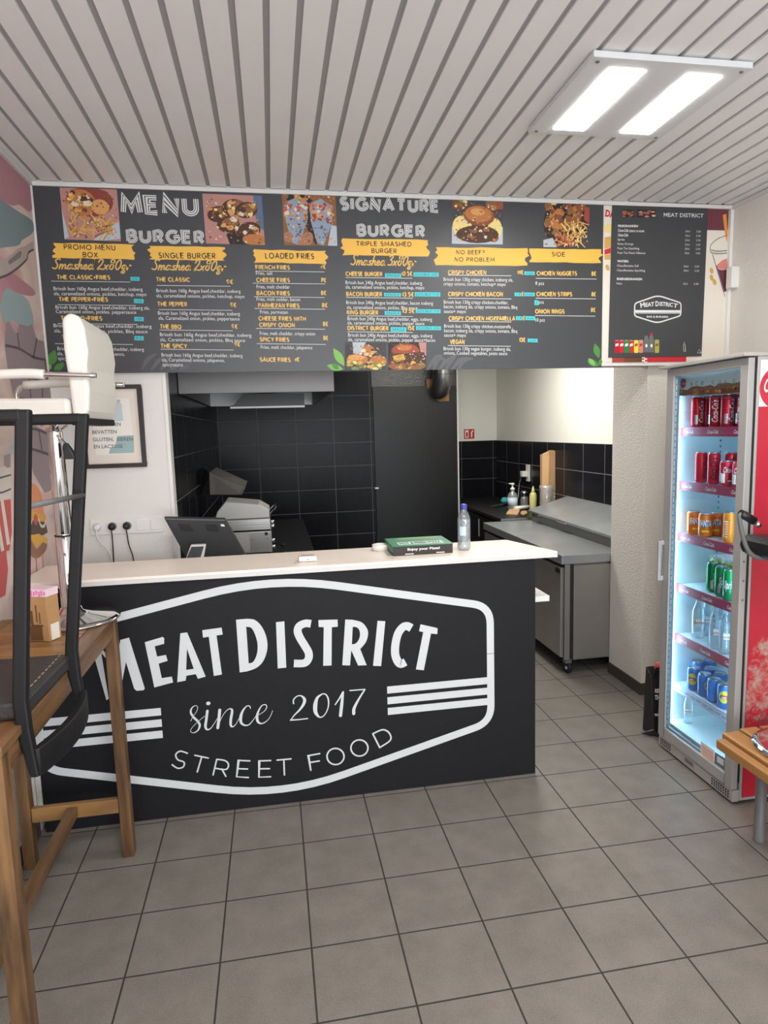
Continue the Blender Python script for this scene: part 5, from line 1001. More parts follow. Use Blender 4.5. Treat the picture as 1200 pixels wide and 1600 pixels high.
m_ = MB(); m_.hexa([(G['a'].x-.17, gy0, bz1+.004), (G['b'].x-.002, gy0, bz1+.004), (G['b'].x-.002, gy1, bz1+.004), (G['a'].x-.17, gy1, bz1+.004)], [(G['e'].x-.05, gy0, G['f'].z+.004), (G['f'].x, gy0, G['f'].z+.004), (G['f'].x, gy1, G['f'].z+.004), (G['e'].x-.05, gy1, G['f'].z+.004)], 'steel'); m_.build('lower_plate', gr, bevel=.004)
m_ = MB(); zt = G['f'].z+.006; m_.prism([(G['h'].x-.04, gy0+.01, zt), (G['f'].x-.002, gy0+.01, zt), (G['g'].x, gy0+.01, G['g'].z), (G['j'].x, gy0+.01, G['j'].z), (G['i'].x-.01, gy0+.01, G['i'].z), (G['h'].x-.02, gy0+.01, G['h'].z)], (0, gy1-gy0-.02, 0), 'aluminium_light'); m_.build('lid', gr, bevel=.006)
for k, (yy, zz2) in enumerate(((gy0+.04, G['f'].z+.02), (gy1-.05, G['f'].z+.02))):
    m_ = MB(); m_.tube([(G['f'].x-.01, yy, zz2), (G['f'].x+.035, yy, zz2+.045), (G['f'].x+.04, yy, zz2+.05)], .005, 'chrome', 8); m_.build('handle_arm', gr)
m_ = MB(); m_.tube([(G['f'].x+.04, gy0+.03, G['f'].z+.07), (G['f'].x+.04, gy1-.04, G['f'].z+.07)], .007, 'plastic_black', 10); m_.build('handle', gr)
for k, z_ in enumerate((bz0+.03, bz0+.075, bz1+.02, bz1+.05)):
    m_ = MB(); m_.lathe([(.012, 0), (.014, .006), (.011, .02), (0, .021)], (G['b'].x, gy0+.06, z_), 'chrome', 14, ax=(1, 0, 0)); m_.build('knob', gr)
for x_ in (gx0+.08, gx1-.03):
    for y_ in (gy0+.03, gy1-.03):
        m_ = MB(); m_.lathe([(.012, 0), (.014, .015)], (x_, y_, .9005), 'rubber_black', 10); m_.build('foot', gr)
# open steel scoop hood on the wall by the grill (bent sheet)
c_ = [hy(*c8(x, y), yy) for x, y, yy in ((370, 280, 2.35), (425, 240, 2.7), (655, 345, 2.5), (615, 445, 2.2), (375, 445, 2.2), (640, 395, 2.3))]
sp = thing('steel_splash_guard', 'bent steel sheet guard standing above the grill by the tiled wall', 'guard', (c_[4].x, 2.4, c_[4].z))
m_ = MB(); q = [c_[0], c_[1], c_[2], c_[5]]; nn = (q[1]-q[0]).cross(q[3]-q[0]).normalized()*.006; m_.hexa(q, [v+nn for v in q], 'steel_satin'); m_.build('top_sheet', sp)
m_ = MB(); q = [c_[0], c_[5], c_[3], c_[4]]; nn = (q[1]-q[0]).cross(q[3]-q[0]).normalized()*.006; m_.hexa(q, [v+nn for v in q], 'steel_satin'); m_.build('front_sheet', sp)
m_ = MB(); q = [c_[0], c_[4], Vector((-1.197, 2.25, c_[4].z+.0)), Vector((-1.197, 2.6, c_[0].z+.03))]; nn = (q[1]-q[0]).cross(q[3]-q[0]).normalized()*.006; m_.hexa(q, [v+nn for v in q], 'steel_dark'); m_.build('wall_bracket', sp)
p = (c_[2]+c_[1])/2
for k in range(2): m_ = MB(); m_.lathe([(.006, 0), (.006, .006)], (p.x-.03+.02*k, p.y-.12, p.z-.03+.012*k), 'chrome', 10, ax=(0, -1, .4)); m_.build('rivet', sp)

# refrigerated prep counter
sx0, sx1, sy0, sy1, sz = 1.245, 2.045, 1.245, 2.99, .85
sd = thing('prep_counter', 'stainless steel refrigerated prep counter on castors behind the pillar', 'prep counter', (1.65, 2.1, 0))
m_ = MB(); m_.box(sx0, sx1, sy0, sy1, sz-.062, sz, 'steel_top'); m_.build('worktop', sd, bevel=.003)
m_ = MB(); m_.box(sx0+.03, sx1-.01, sy0+.012, sy1-.01, .115, sz-.062, 'steel_dark'); m_.build('cabinet', sd, bevel=.002)
m_ = MB(); m_.box(sx0+.09, sx1-.012, sy0, sy0+.012, .11, sz-.075, 'steel_satin'); m_.build('side_panel', sd, bevel=.002)
m_ = MB(); m_.box(sx0+.025, sx0+.062, sy0+.002, sy0+.012, .115, sz-.066, 'steel_satin'); m_.build('corner_post', sd)
m_ = MB(); m_.box(sx0+.062, sx0+.09, sy0+.008, sy0+.0125, .115, sz-.066, 'rubber_black'); m_.build('gasket', sd)
for k in range(3):
    y0 = sy0+.03+k*.57; m_ = MB(); m_.box(sx0+.006, sx0+.03, y0, y0+.555, .125, sz-.09, 'steel_satin'); dd = m_.build('door', sd, bevel=.003)
    m_ = MB(); m_.box(sx0+.002, sx0+.008, y0+.01, y0+.08, sz-.13, sz-.10, 'plastic_black'); m_.build('handle', dd)
# raised pan cover
L0 = Vector((1.667, 2.95, .952)); L1 = Vector((1.68, sy0+.02, .925)); zb_ = 1.066
m_ = MB(); m_.box(1.70, sx1, sy0+.03, 2.94, sz, .925, 'steel_dark'); m_.build('pan_surround', sd, bevel=.002)
m_ = MB(); m_.hexa([(1.672, sy0+.01, .924), (sx1+.012, sy0+.01, zb_-.022), (sx1+.012, 2.95, zb_-.022), (1.672, 2.95, .93)], [(1.668, sy0+.01, .944), (sx1+.012, sy0+.01, zb_), (sx1+.012, 2.95, zb_), (1.668, 2.95, .952)], 'steel_top'); ld = m_.build('hinged_cover', sd, bevel=.003)
m_ = MB(); m_.box(1.655, 1.668, 2.1, 2.28, .928, .942, 'chrome'); m_.box(1.655, 1.668, 2.66, 2.8, .93, .944, 'chrome'); m_.build('handle', ld, bevel=.003)
for x_, y_ in ((sx0+.07, sy0+.05), (sx1-.08, sy0+.05), (sx0+.07, sy1-.06), (sx1-.08, sy1-.06)):
    m_ = MB(); m_.lathe([(.012, -.012), (.036, -.012), (.04, -.006), (.04, .006), (.036, .012), (.012, .012)], (x_, y_, .0405), 'rubber_black', 20, ax=(1, .35, 0)); cas = m_.build('castor', sd)
    m_ = MB(); m_.box(x_-.022, x_+.022, y_-.016, y_+.03, .075, .115, 'plastic_grey'); m_.lathe([(.012, -.014), (.012, .014)], (x_, y_, .0405), 'aluminium', 12, ax=(1, .35, 0)); m_.build('fork', cas)
# black worktop further back
bw = thing('rear_worktop', 'black worktop with dark cupboards in the kitchen far right corner', 'worktop', (1.74, 4.0, 0))
m_ = MB(); m_.box(1.425, 2.058, 3.03, 4.99, .84, .87, 'plastic_black'); m_.build('top', bw, bevel=.002)
m_ = MB(); m_.box(1.45, 2.055, 3.04, 4.98, .05, .84, 'paint_black'); m_.build('cabinet_body', bw)
for k in range(3): m_ = MB(); m_.box(1.432, 1.45, 3.06+k*.62, 3.06+k*.62+.6, .08, .82, 'paint_black'); dd = m_.build('door', bw, bevel=.002); m_ = MB(); m_.box(1.425, 1.433, 3.10+k*.62, 3.115+k*.62, .6, .78, 'aluminium'); m_.build('handle', dd)
m_ = MB(); m_.box(1.43, 2.05, 3.022, 3.03, .842, .868, 'steel'); m_.build('end_strip', bw)
WZ = .8705
def at_w(u, v): return hz(u, v, WZ)
# pump bottle
p = at_w(801, 796); pbm = thing('pump_bottle', 'clear sanitiser pump bottle on the rear black worktop', 'bottle', (p.x, p.y, WZ))
S_ = 1.45
m_ = MB(); m_.lathe([(0, 0), (.034*S_, 0), (.036*S_, .01), (.036*S_, .095*S_), (.028*S_, .115*S_), (.013*S_, .13*S_), (.013*S_, .14*S_), (0, .14*S_)], (p.x, p.y, WZ), 'clear_plastic', 20); m_.build('body', pbm)
m_ = MB(); m_.lathe([(.0365*S_, .03*S_), (.0365*S_, .085*S_)], (p.x, p.y, WZ), 'label_pale', 20); m_.build('label', pbm)
m_ = MB(); m_.lathe([(.016*S_, .138*S_), (.016*S_, .155*S_), (.006*S_, .158*S_), (.006*S_, .175*S_), (.013*S_, .178*S_), (.013*S_, .19*S_), (0, .19*S_)], (p.x, p.y, WZ), 'plastic_white', 16); m_.box(p.x-.04, p.x, p.y-.006, p.y+.006, WZ+.182*S_, WZ+.19*S_, 'plastic_white'); m_.build('pump', pbm)
p = at_w(822, 792); sh = thing('metal_shaker', 'glass shaker with domed steel top beside the pump bottle', 'shaker', (p.x-.02, p.y, WZ))
p.x -= .02
m_ = MB(); m_.lathe([(0, 0), (.04, 0), (.042, .01), (.042, .09), (.03, .115), (0, .115)], (p.x, p.y, WZ), 'clear_plastic', 20); m_.build('jar', sh)
m_ = MB(); m_.lathe([(.032, .112), (.03, .13), (.042, .145), (.042, .16), (.03, .172), (0, .176)], (p.x, p.y, WZ), 'chrome', 20); m_.build('top', sh)
p = at_w(833, 797); sq = thing('squeeze_bottle', 'pale yellow squeeze bottle with pointed nozzle in front of paper bag', 'bottle', (p.x, p.y, WZ))
m_ = MB(); m_.lathe([(0, 0), (.035, 0), (.037, .01), (.037, .15), (.03, .175), (.012, .19), (0, .19)], (p.x, p.y, WZ), 'squeeze_yellow', 20); m_.build('body', sq)
m_ = MB(); m_.lathe([(.02, .186), (.016, .2), (.005, .245), (0, .246)], (p.x, p.y, WZ), 'squeeze_yellow', 14); m_.build('nozzle', sq)
p = at_w(836, 790); p.y += .14; p.x -= .02; gb = thing('green_bottle', 'dark green glass bottle standing behind the squeeze bottle', 'bottle', (p.x, p.y, WZ))
m_ = MB(); m_.lathe([(0, 0), (.035, 0), (.036, .01), (.036, .17), (.014, .22), (.013, .27), (0, .27)], (p.x, p.y, WZ), 'ink_dark', 18); m_.build('body', gb); m_ = MB(); m_.lathe([(.0145, .265), (.0145, .292), (0, .292)], (p.x, p.y, WZ), 'leaf', 14); m_.build('cap', gb)
# kraft bag
kb = thing('paper_bag', 'tall folded kraft paper bag leaning by the dark tiles', 'bag', (1.93, 3.2, WZ))
by = 3.25; K = lambda u, v, y=by: hy(u, v, y)
x0, x1_ = K(849, 760).x, K(878, 760).x; ztop = K(862, 703).z
m_ = MB(); xm = K(858, 760).x
prof = [(x0, by+.03), (xm, by-.02), (x1_, by+.0), (x1_+.005, by+.10), (x0+.01, by+.11)]
zs_ = [WZ+.001, WZ+.22, ztop-.06]
top = [ztop-.035, ztop-.0, ztop-.03, ztop-.005, ztop-.05]
rings = []
for i, z in enumerate(zs_+['t']):
    rings.append([(x+random.uniform(-.006, .006)+(-.012 if i == 0 and j in (0, 4) else 0)*0, y+random.uniform(-.006, .006), (top[j] if z == 't' else z)) for j, (x, y) in enumerate(prof)])
for r_, r2 in zip(rings, rings[1:]):
    m_.add(r_+r2, [(i, (i+1) % 5, 5+(i+1) % 5, 5+i) for i in range(5)], 'kraft_light')
m_.add(rings[-1], [range(5)], 'kraft'); m_.add(rings[0], [range(5)], 'kraft'); m_.build('bag_body', kb, bevel=.004)
m_ = MB(); m_.add([Vector(rings[i][1])-Vector((0, .002, 0)) for i in range(4)]+[Vector(rings[i][1])-Vector((.012, .0, 0)) for i in range(4)], [(i, i+1, 4+i+1, 4+i) for i in range(3)], 'kraft'); m_.closed_mesh = False; m_.build('fold', kb)
# clear tub with crumpled film on the cover
tu = hy(857, 782, 2.93); zt_ = .952+(tu.x-1.668)*.30
tub = thing('clear_tub', 'clear plastic tub with crumpled film beside the kraft bag', 'tub', (tu.x+.04, 3.07, WZ))
m_ = MB(); m_.lathe([(0, .002), (.055, .0), (.062, .01), (.066, .25), (.069, .26), (.069, .29), (0, .29)], (tu.x+.04, 3.07, WZ), 'clear_plastic', 24); m_.build('body', tub)
m_ = MB(); rr_ = random.Random(3)
for k in range(16): t = rr_.uniform(0, 6.28); z = rr_.uniform(.12, .24); c_ = (tu.x+.09+.03*math.cos(t), 3.075+.02*math.sin(t), WZ+z); m_.lathe([(0, -.012), (.012, 0), (0, .014)], c_, 'clear_plastic', 5, smooth=False, ax=(rr_.uniform(-1, 1), rr_.uniform(-1, 1), .5))
m_.build('film', tub)
# sheets and scraps on worktop
def slab(name, label, cat, pts, h, m, z=WZ, bev=.001):
    q = [hz(u, v, z) for u, v in pts]; b_ = MB(); b_.prism([(a.x, a.y, z+.0004) for a in q], (0, 0, h), m); o = b_.build(name, bevel=bev); tag(o, label, cat); return o
slab('paper_sheet', 'white folded paper sheet lying left of the paper bag', 'paper', [(829, 789), (838, 781), (858, 783), (848, 792)], .02, 'paper_white')
slab('cardboard_piece', 'flat tan cardboard piece at the worktop front edge', 'cardboard', [(791, 804), (796, 797), (813, 797.5), (809, 805)], .012, 'kraft_light')
slab('bread_piece', 'small brown bread heel beside the tan cardboard piece', 'food', [(813, 804.5), (814.5, 801), (823, 801), (824, 804.5), (818, 807)], .02, 'kraft', bev=.006)
kn = thing('kitchen_knife', 'dark kitchen knife lying on the rear worktop', 'knife', tuple(at_w(775, 794)))
q = [at_w(u, v) for u, v in ((765, 793), (772, 791), (787, 788), (786, 791), (773, 793.5))]; m_ = MB(); m_.prism([(a.x, a.y, WZ+.001) for a in q], (0, 0, .014), 'steel_dark'); m_.build('blade', kn)
q = [at_w(u, v) for u, v in ((786, 788), (796, 786), (796.5, 789), (786, 791))]; m_ = MB(); m_.prism([(a.x, a.y, WZ+.001) for a in q], (0, 0, .022), 'plastic_black'); m_.build('grip', kn, bevel=.004)
p = at_w(789, 788); m_ = MB(); m_.lathe([(0, .02), (.045, .022), (.05, .045), (.03, .075), (0, .08)], (p.x, p.y, WZ), 'teal_cloth', 12); o = m_.build('cleaning_sponge'); tag(o, 'teal cleaning sponge resting on the knife', 'sponge')
p = hz(806, 795, WZ); m_ = MB(); q0 = hz(804, 797.5, WZ); q1 = hz(826, 795.5, WZ); m_.tube([(q0.x, q0.y, WZ+.022), ((q0.x+q1.x)/2, (q0.y+q1.y)/2, WZ+.022), (q1.x, q1.y, WZ+.022)], [.021, .020, .021], 'paper_white', 16); o = m_.build('paper_roll'); tag(o, 'white paper roll lying in front of the shaker', 'roll')
# wall socket with adaptor on right kitchen wall
a = hx(826, 739, 2.06); so = thing('wall_socket', 'cream wall socket with plugged adaptor on the black tiles', 'socket', (2.055, a.y, a.z-.09))
m_ = MB(); m_.box(2.044, 2.0595, a.y-.045, a.y+.045, a.z-.09, a.z+.09, 'squeeze_yellow' if 0 else 'plastic_white'); m_.build('plate', so, bevel=.003)
m_ = MB(); m_.box(1.985, 2.044, a.y-.01, a.y+.06, a.z-.04, a.z+.02, 'plastic_white'); m_.build('adaptor', so, bevel=.006)
m_ = MB(); m_.tube(catmull([(2.0, a.y+.05, a.z-.03), (2.03, a.y+.15, a.z-.06), (2.045, a.y+.25, a.z-.16), (2.045, a.y+.28, a.z-.3)], 6), .004, 'plastic_white', 8); m_.build('lead', so)
# fire extinguisher sign
a = hy(733, 678, 4.999); sg = thing('extinguisher_sign', 'small red fire extinguisher sign on the white kitchen wall', 'sign', (a.x, 4.995, a.z-.06))
m_ = MB(); m_.box(a.x-.065, a.x+.065, 4.995, 4.9995, a.z-.058, a.z+.058, 'sign_red'); m_.build('plate', sg)
A = Art(1, 4.995); A.poly([(a.x-.052, a.z-.045), (a.x-.008, a.z-.045), (a.x-.008, a.z+.045), (a.x-.052, a.z+.045)], 'paper_white', 0); A.poly([(a.x-.042, a.z-.035), (a.x-.018, a.z-.035), (a.x-.018, a.z+.02), (a.x-.042, a.z+.02)], 'sign_red', 1); A.stroke([(a.x+.03, a.z-.035), (a.x+.03, a.z+.02), (a.x+.045, a.z+.035)], .016, 'paper_white', 0, smooth=False); A.build('symbol', sg)
#=SECTION fridge
FX, FY0, FY1, BY1 = 1.315, -.440, .155, .186
fg = thing('drinks_cooler', 'tall glass door drinks cooler with red side panel', 'cooler', (1.70, -.145, 0))
bx0, bx1 = 1.358, 2.05
m_ = MB(); wl = .03
m_.box(bx0, bx1, FY0, FY0+wl, .10, 1.98, 'aluminium_light'); m_.box(bx0, bx1, BY1-wl, BY1, .10, 1.98, 'aluminium_light'); m_.box(bx1-wl, bx1, FY0+wl, BY1-wl, .10, 1.98, 'aluminium_light'); m_.box(bx0, bx1, FY0, BY1, .015, .10, 'aluminium_light'); m_.box(bx0, bx1, FY0, BY1, 1.96, 1.99, 'aluminium_light'); m_.build('cabinet', fg, bevel=.002)
m_ = MB(); i0 = .004
m_.box(bx0+.001, bx1-wl-.001, FY0+wl, FY0+wl+i0, .10, 1.96, 'fridge_white'); m_.box(bx0+.001, bx1-wl-.001, BY1-wl-i0, BY1-wl, .10, 1.96, 'fridge_white'); m_.box(1.90, 1.905, FY0+wl+i0, BY1-wl-i0, .10, 1.96, 'fridge_white'); m_.box(bx0+.001, bx1-wl-.001, FY0+wl+i0, BY1-wl-i0, .10, .145, 'fridge_white'); m_.box(bx0+.001, bx1-wl-.001, FY0+wl+i0, BY1-wl-i0, 1.95, 1.96, 'fridge_white'); m_.build('liner', fg)
m_ = MB(); m_.box(1.29, bx1, FY0-.006, BY1+.004, 1.99, 2.005, 'aluminium_light'); m_.build('top_cap', fg, bevel=.003)
m_ = MB(); m_.box(1.345, bx0, FY0+.004, FY0+.03, .10, 1.985, 'rubber_black'); m_.box(1.345, bx0, FY1-.03, FY1-.004, .10, 1.985, 'rubber_black'); m_.box(1.345, bx0, FY0+.03, FY1-.03, .10, .13, 'rubber_black'); m_.box(1.345, bx0, FY0+.03, FY1-.03, 1.955, 1.985, 'rubber_black'); m_.build('door_gasket', fg)
gy0_, gy1_, gz0, gz1 = -.392, .100, .128, 1.950
m_ = MB(); m_.box(FX, 1.345, FY0, gy0_, .072, 1.985, 'aluminium'); m_.box(FX, 1.345, gy1_, FY1, .072, 1.985, 'aluminium'); m_.box(FX, 1.345, gy0_, gy1_, .072, gz0, 'aluminium'); m_.box(FX, 1.345, gy0_, gy1_, gz1, 1.985, 'aluminium'); dr_ = m_.build('door', fg, bevel=.002)
m_ = MB(); m_.box(1.326, 1.330, gy0_, gy1_, gz0, gz1, 'door_glass'); m_.build('glass_pane', dr_)
m_ = MB(); m_.box(1.362, 1.374, BY1-wl-i0-.012, BY1-wl-i0-.001, gz0+.03, gz1-.11, 'led'); m_.build('led_strip', fg)
m_ = MB(); m_.box(1.3305, 1.345, gy1_-.010, gy1_-.0005, gz0, gz1, 'spacer_blue'); m_.box(1.3305, 1.345, gy0_+.0005, gy0_+.008, gz0, gz1, 'spacer_blue'); m_.box(1.3305, 1.345, gy0_+.008, gy1_-.010, gz0+.0005, gz0+.009, 'spacer_blue')
for k in range(58): m_.box(1.3295, 1.3305, gy1_-.009, gy1_-.003, gz0+.02+k*.031, gz0+.042+k*.031, 'fridge_white')
m_.build('spacer_bar', dr_)
m_ = MB(); m_.box(1.362, 1.374, FY0+wl+i0+.001, FY0+wl+i0+.012, gz0+.03, gz1-.11, 'led'); m_.build('led_strip', fg)
m_ = MB(); m_.box(1.283, 1.298, FY1-.016, FY1-.001, .915, 1.125, 'aluminium'); m_.box(1.298, FX, FY1-.016, FY1-.001, .915, .94, 'aluminium'); m_.box(1.298, FX, FY1-.016, FY1-.001, 1.10, 1.125, 'aluminium'); m_.build('handle', dr_, bevel=.003)
for v_ in (878, 908, 938):
    p = hy(1156, v_, FY0); m_ = MB(); m_.lathe([(.005, 0), (.004, .004)], (1.332, FY0, p.z), 'screw', 10, ax=(0, -1, 0)); m_.build('screw', dr_)
# stickers on the glass
A = Art(0, FX+.0108, (0, -1, 0)); c6 = lambda x, y: (1000+x/3.81, 860+y/3.81)
A.ppoly([c6(362, 1135), c6(444, 1192), c6(440, 1280), c6(360, 1210)], 'poster_cream', 0)
for k in range(6): A.pstroke([c6(370, 1160+11*k), c6(436, 1208+11*k)], .7, 'poster_pink', 1, smooth=False)
A.build('notice_sticker', dr_)
A = Art(0, FX+.0108, (0, -1, 0)); A.ppoly([c6(446, 1200), c6(506, 1238), c6(503, 1305), c6(444, 1265)], 'plastic_grey', 0); A.ppoly([c6(460, 1222), c6(500, 1248), c6(498, 1284), c6(458, 1258)], 'watercolour', 1); A.build('info_sticker', dr_)
# kick plate with vents
m_ = MB(); m_.box(1.322, bx0-.001, FY0, FY1, .012, .068, 'aluminium_light'); kp = m_.build('kick_plate', fg, bevel=.002)
m_ = MB()
for y_a, nn_ in ((FY1-.02, 6), (FY0+.025+.12, 8)):
    for i in range(nn_):
        for j in range(3): m_.box(1.3205, 1.3225, y_a-.006-.0165*i, y_a-.0165*i+.002, .022+.013*j, .030+.013*j, 'rubber_black')
m_.build('vent_holes', kp)
m_ = MB(); m_.box(1.3205, 1.3225, -.165, -.05, .024, .058, 'aluminium'); m_.box(1.320, 1.3215, -.15, -.08, .032, .052, 'plastic_grey'); m_.build('control_panel', kp)
for x_ in (1.40, 1.98):
    for y_ in (FY0+.06, BY1-.06): m_ = MB(); m_.lathe([(.02, 0), (.02, .02)], (x_, y_, 0.0), 'rubber_black', 12); m_.build('foot', fg)
# printed side
m_ = MB(); m_.box(bx0+.012, bx1, FY0-.0025, FY0, .03, 1.782, 'cooler_side_print'); m_.build('side_print', fg)
m_ = MB(); m_.box(bx0+.012, bx1, FY0-.0025, FY0, 1.782, 1.975, 'paper_white'); m_.build('side_print_top', fg)
A = Art(1, FY0-.0025); ce = A.px(1216, 606); A.ell((ce[0], ce[1]), .088, .088, 'fridge_red', 0, n=40)
A.text('Coca-Cola', 1193, 612, 1250, 616, 22, 'paper_white', 1, bold=.02, shear=.35); A.build('side_emblem', fg); A = Art(1, FY0-.0025); A.text('Coca-Cola', 1184, 1128, 1240, 1136, 12, 'type_grey', 1, shear=.3)
A.build('side_lettering', fg)
# header
A = Art(0, 1.372, (0, -1, 0)); m_ = MB(); m_.box(1.372, 1.39, FY0+wl+i0, BY1-wl-i0, 1.856, 1.955, 'fridge_white'); hdr = m_.build('header', fg)
f5 = lambda x, y: (1000+x/4.445, 540+y/4.445)
pts = [f5(232, 300), f5(262, 290), f5(285, 305), f5(330, 308), f5(360, 285), f5(400, 280), f5(440, 285), f5(490, 272), f5(520, 285), f5(540, 265), f5(600, 258), f5(650, 262), f5(700, 250), f5(700, 325), f5(600, 333), f5(450, 340), f5(330, 345), f5(232, 352)]
A.ppoly(pts, 'food_bun_dark', 0)
rr_ = random.Random(5)
for k in range(40):
    t = rr_.random(); A.ell(A.px(*f5(240+450*t, 325-22*t+rr_.uniform(-16, 16))), rr_.uniform(.006, .014), rr_.uniform(.006, .012), rr_.choice(['food_bun', 'food_browned', 'food_bun_light', 'food_tomato']), 1, n=7)
A.ell(A.px(*f5(302, 262)), .024, .024, 'poster_red', 2, n=24); A.text('Coca', *f5(284, 270), *f5(322, 268), 3.2, 'paper_white', 3, shear=.3)
for i, (L_, x_) in enumerate(zip('ICECOLD', (358, 394, 436, 508, 555, 600, 655))):
    y_ = 280-(x_-358)*.075; A.text(L_, *f5(x_-(3 if L_ == 'I' else 8), y_), *f5(x_+(3 if L_ == 'I' else 8), y_-1), 5.6, 'plastic_dark', 2, bold=.0)
A.build('header_print', hdr)
SHZ = [1.697, 1.425, 1.160, .890, .622, .355]
for i, z in enumerate(SHZ):
    m_ = MB(); m_.box(1.405, 1.88, FY0+wl+i0+.003, BY1-wl-i0-.003, z-.016, z-.002, 'fridge_shelf'); sh = m_.build('shelf', fg)
    m_ = MB(); m_.box(1.396, 1.405, FY0+wl+i0+.003, BY1-wl-i0-.003, z-.042, z+.003, 'strip_red' if i < 5 else 'strip_pale'); st = m_.build('price_strip', sh)
    A = Art(0, 1.396, (0, -1, 0)); zc_ = z-.028
    if i < 5:
        for yy in (.085, -.105, -.295):
            vs, fs = text_mesh('Coca-Cola', .02, .35); A.raw([(-yy-.04+.08*x, zc_+.017*zq) for x, zq in vs], fs, 'paper_white', 0)
    else:
        for k in range(9): A.poly([(-.10+.05*k, zc_+.004), (-.065+.05*k, zc_+.004), (-.065+.05*k, zc_+.008), (-.10+.05*k, zc_+.008)], 'plastic_grey', 0)
    A.build('strip_print', st)
m_ = MB()
for yy in (BY1-wl-i0-.003,):
    for k in range(60): m_.box(1.62, 1.626, yy, yy+.003, .2+k*.029, .212+k*.029, 'plastic_grey')
m_.build('shelf_rail', fg)

# ---- cans and bottles: one of each kind, then copies
def wrap(mb, st, r, zc, h, wd, m, a0, bold=.02, shear=0., vert=False):
    vs, fs = text_mesh(st, bold, shear)
    out = []
    for x, z in vs:
        if vert: a = a0-((z-.4)*h)/r; zz_ = zc+(x-.5)*wd
        else: a = a0+((x-.5)*wd)/r; zz_ = zc+(z-.4)*h
        out.append(((r+.0006)*math.cos(a), (r+.0006)*math.sin(a), zz_))
    mb.add(out, fs, m)
def patch(mb, r, a0, a1, z0, z1, m, n=6):
    for k in range(n):
        b0, b1 = a0+(a1-a0)*k/n, a0+(a1-a0)*(k+1)/n
        mb.add([(r*math.cos(b0), r*math.sin(b0), z0), (r*math.cos(b1), r*math.sin(b1), z0), (r*math.cos(b1), r*math.sin(b1), z1), (r*math.cos(b0), r*math.sin(b0), z1)], [(0, 1, 2, 3)], m)
AF = math.atan2(-3.0+.15, -.65-1.46)           # towards the shop
def can(name, r, h, m, deco):
    o = D.objects.new(name, None); COL.objects.link(o); o.empty_display_size = .02
    b = MB(); b.lathe([(0, .004), (r*.72, .0), (r*.86, .003), (r, .012), (r, h-.016), (r*.93, h-.008), (r*.84, h-.004)], (0, 0, 0), m, 20); b.build('body', o)
    b = MB(); b.lathe([(r*.83, h-.006), (r*.86, h-.0005), (r*.82, h), (r*.78, h-.003), (0, h-.003)], (0, 0, 0), 'can_lid', 20); b.box(-.006, .006, -.009, .007, h-.003, h-.0015, 'can_lid'); b.build('lid', o)
    b = MB(); b.closed_mesh = False; deco(b, r, h); b.build('label_print', o)
    return o
def d_coke(b, r, h): wrap(b, 'Coca-Cola', r, h*.5, r*.95, h*.68, 'paper_white', AF, .02, .3, True); patch(b, r+.0005, AF-1.25, AF-.75, h*.1, h*.4, 'can_lid')
def d_coke2(b, r, h): wrap(b, 'Coca-Cola', r, h*.5, r*.95, h*.68, 'rubber_black', AF, .02, .3, True); patch(b, r+.0005, AF+.8, AF+1.3, h*.1, h*.42, 'can_lid')
def d_cokefat(b, r, h): wrap(b, 'Coca-Cola', r, h*.62, h*.22, r*2.0, 'paper_white', AF+.5, .02, .3); patch(b, r+.0005, AF-.95, AF-.25, h*.12, h*.5, 'paper_white'); patch(b, r+.0005, AF+.1, AF+.9, h*.18, h*.22, 'paper_white')
def d_fanta(b, r, h): patch(b, r+.0004, AF-.85, AF+.85, h*.44, h*.66, 'fanta_blue'); wrap(b, 'FANTA', r+.0004, h*.57, h*.25, r*1.75, 'paper_white', AF, .05, .1); patch(b, r+.0005, AF-.5, AF+.6, h*.22, h*.3, 'can_yellow')
def d_orange(b, r, h):
    for k in range(7): patch(b, r+.0005, AF-.8, AF-.3, h*(.2+.08*k), h*(.23+.08*k), 'paper_white', 3)
def d_green(b, r, h): wrap(b, 'Sprite', r, h*.5, h*.26, r*1.7, 'paper_white', AF+.2, .03, .25); patch(b, r+.0005, AF-1.0, AF-.4, h*.12, h*.4, 'can_lid')
def d_lime(b, r, h): patch(b, r+.0005, AF-.7, AF+.7, h*.3, h*.62, 'can_yellow'); wrap(b, 'Nalu', r+.0004, h*.5, h*.2, r*1.4, 'leaf', AF, .03, .2, False)
def d_tea(b, r, h):
    c = []
    for k in range(14): c.append((AF-.25+.75*math.cos(6.283*k/14), h*.52+h*.26*math.sin(6.283*k/14)))
    b.add([((r+.0005)*math.cos(a), (r+.0005)*math.sin(a), z) for a, z in c]+[((r+.003)*math.cos(AF-.25), (r+.003)*math.sin(AF-.25), h*.52)], [(k, (k+1) % 14, 14) for k in range(14)], 'can_yellow')
    patch(b, r+.0030, AF-.62, AF+.12, h*.46, h*.60, 'can_red'); wrap(b, 'Lipton', r+.0034, h*.52, h*.09, r*.62, 'paper_white', AF-.25, .03)
    patch(b, r+.0005, AF+.75, AF+1.2, h*.2, h*.7, 'label_pale')
PRO = dict(cola=lambda: can('drink_can', .029, .152, 'can_red', d_coke), zero=lambda: can('drink_can', .029, .152, 'can_red_bright', d_coke2), colafat=lambda: can('drink_can', .033, .117, 'can_red_bright', d_cokefat), fanta=lambda: can('drink_can', .033, .117, 'can_orange', d_fanta), orange=lambda: can('drink_can', .029, .146, 'can_orange_light', d_orange), green=lambda: can('drink_can', .0285, .146, 'can_green', d_green), lime=lambda: can('drink_can', .029, .150, 'can_lime', d_lime), tea=lambda: can('drink_can', .033, .117, 'can_blue', d_tea))
MADE = {}
